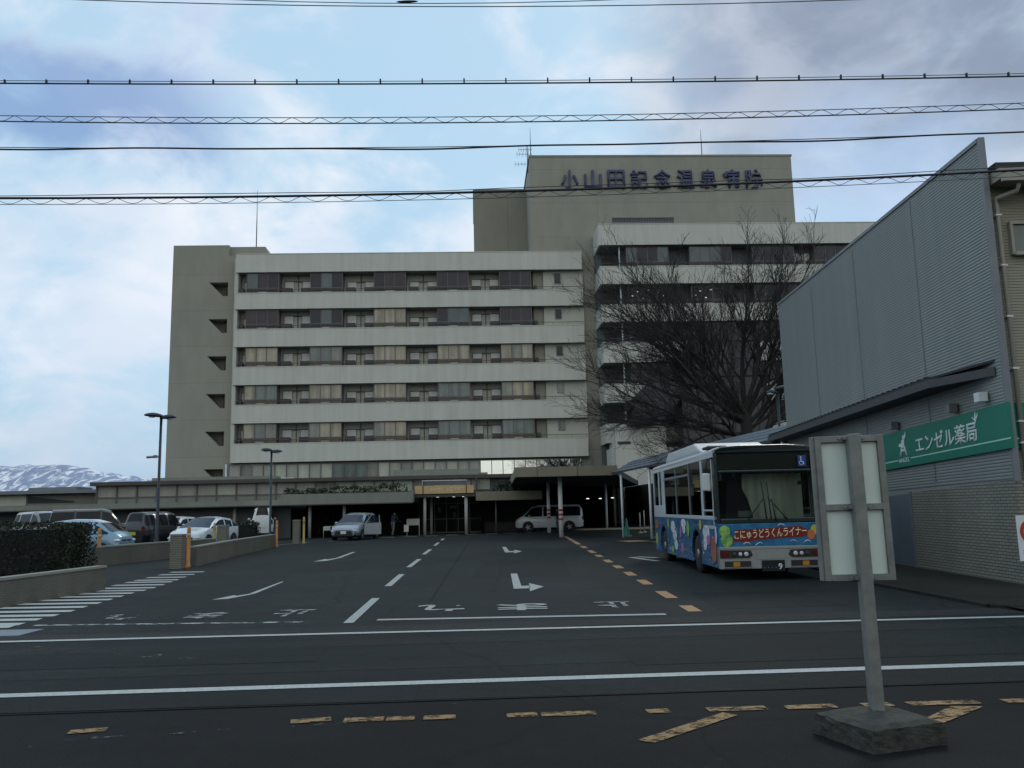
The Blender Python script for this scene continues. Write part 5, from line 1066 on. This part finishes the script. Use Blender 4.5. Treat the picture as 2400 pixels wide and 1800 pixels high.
f.box(-HW+.07, HW-.07, -.01, .06, 1.19, 1.30); f.box(-HW+.07, HW-.07, -.01, .10, 2.27, 2.33)
f.prism([(-HW, -.01, 2.70), (-HW+.03, -.01, 2.78), (-HW+.16, -.01, 2.835), (-.5, -.01, 2.865), (.5, -.01, 2.865), (HW-.16, -.01, 2.835), (HW-.03, -.01, 2.78), (HW, -.01, 2.70)], (0, .33, .0)); f.build('front_frame', 'bus_green_black', B, bevel=.02)
b = MB(); b.box(-HW+.07, HW-.07, .005, .02, 1.30, 2.27); b.build('windscreen', 'bus_glass', B)
b = MB(); b.box(-HW+.07, HW-.07, .005, .02, 2.33, 2.70); o = b.build('destination_window', 'bus_glass', B)
b = MB(); b.box(-HW+.08, HW-.08, .06, .12, 2.345, 2.695); b.build('destination_display', 'black_plastic', B)
b = MB(); b.box(.73, .90, -.012, .004, 2.38, 2.62); o = b.build('badge', 'signal_blue', B)
b = MB(); b.lathe([(.016, -.003), (.016, 0)], (.795, -.0125, 2.575), 'y', 10); b.prism([(.782, -.016, 2.55), (.80, -.016, 2.55), (.807, -.016, 2.49), (.845, -.016, 2.49), (.86, -.016, 2.43), (.845, -.016, 2.425), (.832, -.016, 2.475), (.79, -.016, 2.475)], (0, .003, 0))
pts = [(.80+.042*math.cos(a), -.014, 2.455+.042*math.sin(a)) for a in [R(q) for q in range(120, 400, 20)]]; b.tube(pts, .006, 5); b.build('wheelchair_symbol', 'sign_white', o)
# front panel, banner and lettering
b = MB(); b.box(-HW+.01, HW-.01, -.015, .12, .71, 1.19); fp = b.build('front_panel', 'bus_blue', B, bevel=.01)
b = MB(); b.prism([(-.80, -.017, .82), (-.70, -.017, .98), (-.66, -.017, 1.06), (.0, -.017, 1.085), (.66, -.017, 1.12), (.84, -.017, 1.04), (.86, -.017, .93), (.70, -.017, .885), (-.2, -.017, .85), (-.5, -.017, .80)], (0, -.004, 0)); bn = b.build('banner', 'bus_red', fp)
text_part('lettering', 'こにゅうどうくんライナー', 'bus_text', bn, (-.73, -.022, .855), (1, 0, .04), (0, 0, 1), 1.54, .195, .004, .012)
def blob(nm, c, r, m, parent, ax='y', off=0.):
    b = MB()
    if ax == 'y': b.lathe([(1, -.003), (.9, -.006)], (0, 0, 0), 'y', 20); b.v = [(c[0]+x*r[0], c[1]+y, c[2]+z*r[1]) for x, y, z in b.v]
    else: b.lathe([(1, -.003), (.9, -.006)], (0, 0, 0), 'x', 20); b.v = [(c[0]+x, c[1]+y*r[0], c[2]+z*r[1]) for x, y, z in b.v]
    return b.build(nm, m, parent)
mat('balloon_green', (.05, .28, .10), .35, .4, 7, tint=(.28, .48, .10)); mat('balloon_yellow', (.50, .46, .06), .35, .2, 5); mat('balloon_orange', (.55, .16, .06), .35, .2, 5); mat('balloon_pink', (.48, .16, .36), .35, .2, 5); mat('balloon_white', (.50, .55, .60), .35, .35, 9, tint=(.70, .70, .74)); mat('balloon_lime', (.34, .46, .08), .35, .2, 5); mat('balloon_brown', (.34, .12, .075), .4, .3, 6)
for c, r, m in (((-.93, -.016, 1.03), (.12, .13), 'balloon_green'), ((-.90, -.0165, .84), (.13, .14), 'balloon_green'), ((.97, -.016, 1.03), (.075, .11), 'balloon_yellow'), ((.90, -.0175, .93), (.085, .11), 'balloon_orange')): blob('balloon', c, r, m, fp)
b = MB()
for k, (x0, z0, a) in enumerate(((-.55, .75, .2), (-.3, .74, -.3), (.45, .78, .4), (.72, .77, -.2), (.2, 1.12, .2))):
    b.tube([(x0+.16*t, -.018, z0+.05*math.sin(3*t+a)) for t in (0, .35, .7, 1)], .010, 5)
b.build('ribbon_print', 'balloon_white', fp)
sx = -HW
for y, z, ry, rz, m in ((5.4, 1.02, .33, .17, 'balloon_white'), (5.15, .80, .30, .15, 'balloon_white'), (5.0, .55, .24, .14, 'balloon_white'), (3.85, 1.14, .34, .12, 'balloon_white'), (3.8, .98, .2, .1, 'balloon_white'), (3.25, 1.02, .2, .2, 'balloon_green'), (1.72, 1.14, .16, .12, 'balloon_yellow'), (6.2, 1.10, .12, .14, 'balloon_lime'), (4.15, .50, .16, .13, 'balloon_pink'), (4.3, .90, .12, .14, 'balloon_pink'), (1.15, .97, .36, .17, 'balloon_white'), (.95, .82, .22, .12, 'balloon_pink'), (1.3, .72, .2, .15, 'balloon_white'), (.45, .62, .27, .30, 'balloon_brown'), (8.2, 1.05, .3, .14, 'balloon_brown'), (.16, .95, .09, .2, 'balloon_white'), (5.6, .40, .2, .1, 'balloon_green'), (8.3, .6, .2, .2, 'balloon_lime')):
    blob('balloon', (sx-.001-.0006*len(B.children) % .01, y, z), (ry, rz), m, B, 'x')
b = MB(); rb = random.Random(4)
for k in range(150):
    y = rb.uniform(.2, 8.5); z = rb.uniform(.3, 1.2)
    if (abs(y-2.3) < .62 and z < 1.05) or (abs(y-7.05) < .62 and z < 1.05): continue
    s_ = rb.uniform(.012, .045); b.quad((sx-.0045, y-s_, z), (sx-.0045, y, z-s_), (sx-.0045, y+s_, z), (sx-.0045, y, z+s_), rb.choice((0, 0, 1, 2)))
o = b.build('confetti_print', ['balloon_white', 'balloon_pink', 'balloon_yellow'], B, fix=False); o['kind'] = 'stuff'
# bumper, lamps, plate
b = MB(); b.box(-HW, HW, -.06, .16, .25, .71); b.box(-HW+.02, HW-.02, -.075, -.06, .655, .705); b.box(-.3, .32, -.068, -.06, .44, .655); bp_ = b.build('bumper', 'bus_silver', B, bevel=.03)
for s in (-1, 1):
    b = MB(); b.prism([(s*1.07, -.082, .475), (s*.46, -.082, .475), (s*.38, -.082, .53), (s*.42, -.082, .63), (s*1.07, -.082, .645)], (0, .018, 0)); hb = b.build('headlight', 'black_plastic', B)
    for x, m, rx in ((.52, 'lens', .050), (.645, 'lens', .042), (.77, 'rim_dark', .045)):
        b = MB(); b.lathe([(rx, 0), (rx*.9, -.018), (rx*.5, -.026)], (s*x, -.083, .555), 'y', 14); b.build('lens', m, hb)
    b = MB(); b.box(*sorted((s*.88, s*1.055)), -.092, -.083, .51, .61); b.build('indicator', 'lens_red', hb)
    b = MB(); b.box(*sorted((s*.42, s*.98)), -.066, -.058, .29, .41); b.build('bumper_slot', 'black_plastic', bp_)
    b = MB(); b.box(*sorted((s*.66, s*.80)), -.078, -.067, .30, .395); b.build('fog_light', 'lens_amber', bp_)
    b = MB(); b.box(*sorted((s*.40, s*1.0)), -.072, -.06, .262, .282); b.build('trim_strip', 'chrome', bp_)
b = MB(); b.box(-.20, .28, -.085, -.06, .19, .42); pl_ = b.build('number_plate', 'bus_green_black', B)
text_part('lettering', '・・・・', 'steel_grey', pl_, (-.16, -.086, .255), (1, 0, 0), (0, 0, 1), .26, .025, .003, .02)
text_part('lettering', '9', 'white_paint', pl_, (.14, -.086, .225), (1, 0, 0), (0, 0, 1), .085, .125, .003, .02)
for yc in (2.3, 7.05):
    for s in (-1, 1):
        b = MB(); b.lathe([(.25, -.13), (.42, -.13), (.455, -.08), (.455, .08), (.42, .13), (.25, .13)], (s*(HW-.16), yc, .455), 'x', 24); wo = b.build('wheel', 'tyre', B)
        b = MB(); xo = s*(HW-.035); b.lathe([(.26, 0), (.24, s*-.03), (.12, s*-.04), (.10, s*.03)] if s > 0 else [(.10, -.03), (.12, .04), (.24, .03), (.26, 0)], (xo, yc, .455), 'x', 20)
        for k in range(6): a = k*math.pi/3; b.ellipsoid((xo+s*-.02, yc+.17*math.cos(a), .455+.17*math.sin(a)), (.03, .03, .03), 8, 5, 1)
        b.build('rim', ['rim', 'rim_dark'], wo)
        b = MB()
        for k in range(12):
            a0 = math.pi*k/12; a1 = math.pi*(k+1)/12; r0, r1 = .555, .60
            b.quad((s*(HW+.004), yc+r0*math.cos(a0), .46+r0*math.sin(a0)), (s*(HW+.004), yc+r1*math.cos(a0), .46+r1*math.sin(a0)), (s*(HW+.004), yc+r1*math.cos(a1), .46+r1*math.sin(a1)), (s*(HW+.004), yc+r0*math.cos(a1), .46+r0*math.sin(a1)))
        b.build('wheel_arch', 'black_plastic', B)
# interior
b = MB(); b.box(-HW+.06, HW-.06, .4, BL-.06, 2.66, 2.72); b.build('ceiling', 'white_paint', B)
b = MB(); b.box(-HW+.06, HW-.06, .3, BL-.06, .42, .62); b.box(-HW+.08, HW-.08, .25, .62, .62, 1.22); b.build('floor', 'seat', B)
def seat_(x, y, wd=.44, z=.62, hh=.62, nm='passenger_seat'):
    b = MB(); b.box(x-wd/2, x+wd/2, y, y+.42, z+.38, z+.48); b.box(x-wd/2, x+wd/2, y+.40, y+.50, z+.45, z+.45+hh); b.box(x-.05, x+.05, y+.15, y+.25, z, z+.4); b.build(nm, 'seat', B, bevel=.04)
for k in range(6):
    for x in (-.78, .78): seat_(x, 2.6+.85*k)
seat_(-.50, 1.0, .60, .75, .95, 'driver_seat')
b = MB(); b.prism([(-.16, .42, 1.22), (-.80, .42, 1.22), (-.72, .42, 2.12), (-.58, .42, 2.2), (-.46, .42, 2.08), (-.28, .42, 1.7)], (0, .06, 0)); b.build('dark_cutout', 'seat', B, bevel=.02)  # flat dark cut-out added behind the windscreen for its dark left part
b = MB(); b.tube([(-.55+.2*math.cos(a*.5236), .66+.06*math.sin(a*.5236), 1.28+.17*math.sin(a*.5236)) for a in range(13)], .014, 6); b.build('steering_wheel', 'black_plastic', B)
b = MB(); cw = [(-.36+.065*k, .55+.04*math.sin(k*2.1)) for k in range(21)]
for (xa, ya), (xb, yb) in zip(cw, cw[1:]): b.quad((xa, ya, 1.22), (xb, yb, 1.22), (xb, yb, 2.26), (xa, ya, 2.26))
b.build('reflection_sheet', 'reflection_pale', B)  # added pale wavy sheet standing in for the reflection in the windscreen
b = MB(); b.tube([(HW-.14, 1.2, .6), (HW-.14, 1.2, 2.5)], .018, 6); b.tube([(.1, 1.9, .6), (.1, 1.9, 2.5)], .018, 6); b.build('handrail', 'bollard_yellow', B)
b = MB(); b.box(-.60, -.30, .08, .09, 1.33, 1.46); b.build('notice_card', 'glass_green', B)
for pts in (((.18, -.02, 1.22), (.10, -.03, 1.70)), ((-.02, -.02, 1.28), (-.10, -.03, 2.08)), ((.08, -.02, 1.28), (.02, -.03, 2.06)), ((.42, -.02, 1.26), (.02, -.03, 1.74)), ((-.42, -.02, 1.26), (-.06, -.03, 1.72))):
    b = MB(); b.tube(pts, .013, 5); b.build('wiper', 'black_plastic', B)
b = MB(); b.tube([(-HW+.02, .25, 2.62), (-HW-.14, .10, 2.55), (-HW-.16, .12, 2.3)], .018, 6); b.build('mirror_arm', 'black_plastic', B)
b = MB(); b.box(-HW-.25, -HW-.07, .08, .16, 1.90, 2.28); b.build('mirror', 'bus_white', B, bevel=.03)
b = MB(); b.tube([(HW-.02, .1, 2.6), (HW+.12, -.05, 2.5), (HW+.14, -.05, 2.3)], .018, 6); b.build('mirror_arm', 'black_plastic', B)
b = MB(); b.box(HW+.04, HW+.24, -.08, 0, 1.95, 2.32); b.build('mirror', 'black_plastic', B, bevel=.03)
b = MB(); b.lathe([(.045, 0), (.04, .03)], (.74, .03, 2.03), 'y', 14); b.build('sensor', 'black_plastic', B)

# ------------------------------------------------------------------ people
def person(label, loc, rz, joints, bones, radii, cloth, hairz, group=None):
    """one continuous skinned figure; cloth: list of (zmax, material) from the feet up"""
    t = thing('person', label, 'person', loc, rz, group)
    names = list(joints); me = bpy.data.meshes.new('body'); me.from_pydata([joints[n] for n in names], [(names.index(a), names.index(c)) for a, c in bones], [])
    o = bpy.data.objects.new('body', me); COL.objects.link(o)
    md = o.modifiers.new('skin', 'SKIN'); me.skin_vertices.new() if not me.skin_vertices else None
    for i, n in enumerate(names):
        sv = me.skin_vertices[0].data[i]; r = radii[n]; sv.radius = r if isinstance(r, tuple) else (r, r); sv.use_root = (n == 'pelvis')
    sd = o.modifiers.new('sub', 'SUBSURF'); sd.levels = 2; sd.render_levels = 2
    dg = bpy.context.evaluated_depsgraph_get(); m2 = bpy.data.meshes.new_from_object(o.evaluated_get(dg)); bpy.data.objects.remove(o); m2.name = 'body'
    m2.materials.clear()
    for m in ('skin', 'jacket_navy', 'trouser_grey', 'shoe_dark', 'shirt_dark'): m2.materials.append(MATS[m])
    for p in m2.polygons:
        c = p.center; p.use_smooth = True; p.material_index = cloth(c)
    bo = bpy.data.objects.new('body', m2); COL.objects.link(bo); bo.parent = t
    hd = joints['head']; b = MB(); b.ellipsoid((hd[0], hd[1]+.015, hd[2]+.035), (.083, .095, .09), 14, 10); h = b.build('hair', 'hair', t)
    return t
mat('jacket_navy', (.028, .034, .06), .85, .2, 8); mat('trouser_grey', (.13, .13, .135), .85, .2, 8); mat('shoe_dark', (.02, .02, .02), .6, .2, 8); mat('shirt_dark', (.03, .03, .032), .85, .2, 8)
hands = {'lf1': None}
def figure(lean=.12, step=.18, arm='push'):
    J = {'pelvis': (0, 0, .90), 'waist': (0, -lean*.3, 1.05), 'chest': (0, -lean*.8, 1.27), 'neck': (0, -lean*1.1, 1.42), 'head': (0, -lean*1.35, 1.53), 'crown': (0, -lean*1.4, 1.63)}
    Rr = {'pelvis': (.16, .115), 'waist': (.145, .105), 'chest': (.175, .115), 'neck': .055, 'head': (.078, .092), 'crown': (.055, .065)}
    Bn = [('pelvis', 'waist'), ('waist', 'chest'), ('chest', 'neck'), ('neck', 'head'), ('head', 'crown')]
    for s, k in ((1, 'r'), (-1, 'l')):
        st = step*s
        J.update({k+'hip': (s*.095, 0, .86), k+'knee': (s*.10, -.06-st*.5, .47), k+'ank': (s*.10, -st+.05, .09), k+'toe': (s*.11, -st-.10, .045)})
        Rr.update({k+'hip': .088, k+'knee': .062, k+'ank': .045, k+'toe': .038}); Bn += [('pelvis', k+'hip'), (k+'hip', k+'knee'), (k+'knee', k+'ank'), (k+'ank', k+'toe')]
        if arm == 'push': el = (s*.26, -lean*.8-.10, 1.07); wr = (s*.20, -lean*.8-.32, .98); hd = (s*.19, -lean*.8-.39, .965)
        else: el = (s*.27, -lean*.6+.02, 1.06); wr = (s*.27, -lean*.6-.08, .84); hd = (s*.27, -lean*.6-.10, .77)
        J.update({k+'sho': (s*.185, -lean*.85, 1.37), k+'el': el, k+'wr': wr, k+'hand': hd}); Rr.update({k+'sho': .062, k+'el': .046, k+'wr': .034, k+'hand': (.030, .040)})
        Bn += [('chest', k+'sho'), (k+'sho', k+'el'), (k+'el', k+'wr'), (k+'wr', k+'hand')]
        h = Vector(hd); w_ = Vector(wr); d = (h-w_).normalized(); sd_ = Vector((1, 0, 0)) if arm == 'push' else Vector((0, 1, 0))
        for f in range(4):
            o_ = sd_*(f-1.5)*.019; a = h+d*.035+o_; c = h+d*(.075+.012*(1.5-abs(f-1.5)))+o_+Vector((0, 0, -.02))
            J[k+'f%d' % f] = tuple(a); J[k+'g%d' % f] = tuple(c); Rr[k+'f%d' % f] = .009; Rr[k+'g%d' % f] = .008; Bn += [(k+'hand', k+'f%d' % f), (k+'f%d' % f, k+'g%d' % f)]
        J[k+'th'] = tuple(h-sd_*s*.045+d*.02); Rr[k+'th'] = .010; Bn += [(k+'hand', k+'th')]
    return J, Bn, Rr
def cl_a(c):
    if c.z < .11: return 3
    if c.z < .93 and abs(c.x) < .19 and c.y > -.25: return 2
    if c.z > 1.44: return 0
    if c.y < -.44: return 0
    return 1
def cl_b(c):
    if c.z < .11: return 3
    if c.z > 1.44: return 0
    if abs(c.x) > .22 and c.z < .86: return 0
    if c.z < .93: return 2
    return 4
J, Bn, Rr = figure(.16, .17, 'push'); person('person in a dark navy jacket and grey trousers walking by the entrance', (-8.25, 57.6, 0), R(150), J, Bn, Rr, cl_a, 0)
J, Bn, Rr = figure(.05, .04, 'rest'); person('person in dark clothes standing beside the open white minivan', (3.0, 59.6, 0), R(-60), J, Bn, Rr, cl_b, 0)
# board on legs at the entrance
t = thing('notice_board', 'white notice board on a frame with papers, right of the walking person', 'board', (-7.0, 58.6, 0)); b = MB(); b.box(-.42, .42, -.02, .02, .68, 1.12); b.build('board', 'blind_pale', t); b = MB()
for x in (-.42, .42): b.tube([(x, 0, 0), (x, 0, 1.12)], .02, 6); b.tube([(x, -.25, .02), (x, .25, .02)], .02, 6)
b.build('frame', 'white_paint', t); b = MB(); b.box(-.62, -.30, -.10, -.06, .25, .72); b.build('paper', 'white_paint', t)
t = thing('steel_rack', 'small pale frame standing beside the column left of the dark bushes', 'rack', (-12.3, 56.4, 0)); b = MB()
for x in (-.35, .35): b.tube([(x, 0, 0), (x, 0, .75)], .025, 6)
b.tube([(-.35, 0, .75), (.35, 0, .75)], .025, 6); b.build('frame', 'blind_pale', t); b = MB(); b.box(-.35, .1, -.02, .02, .5, .75); b.build('panel', 'blind_pale', t)
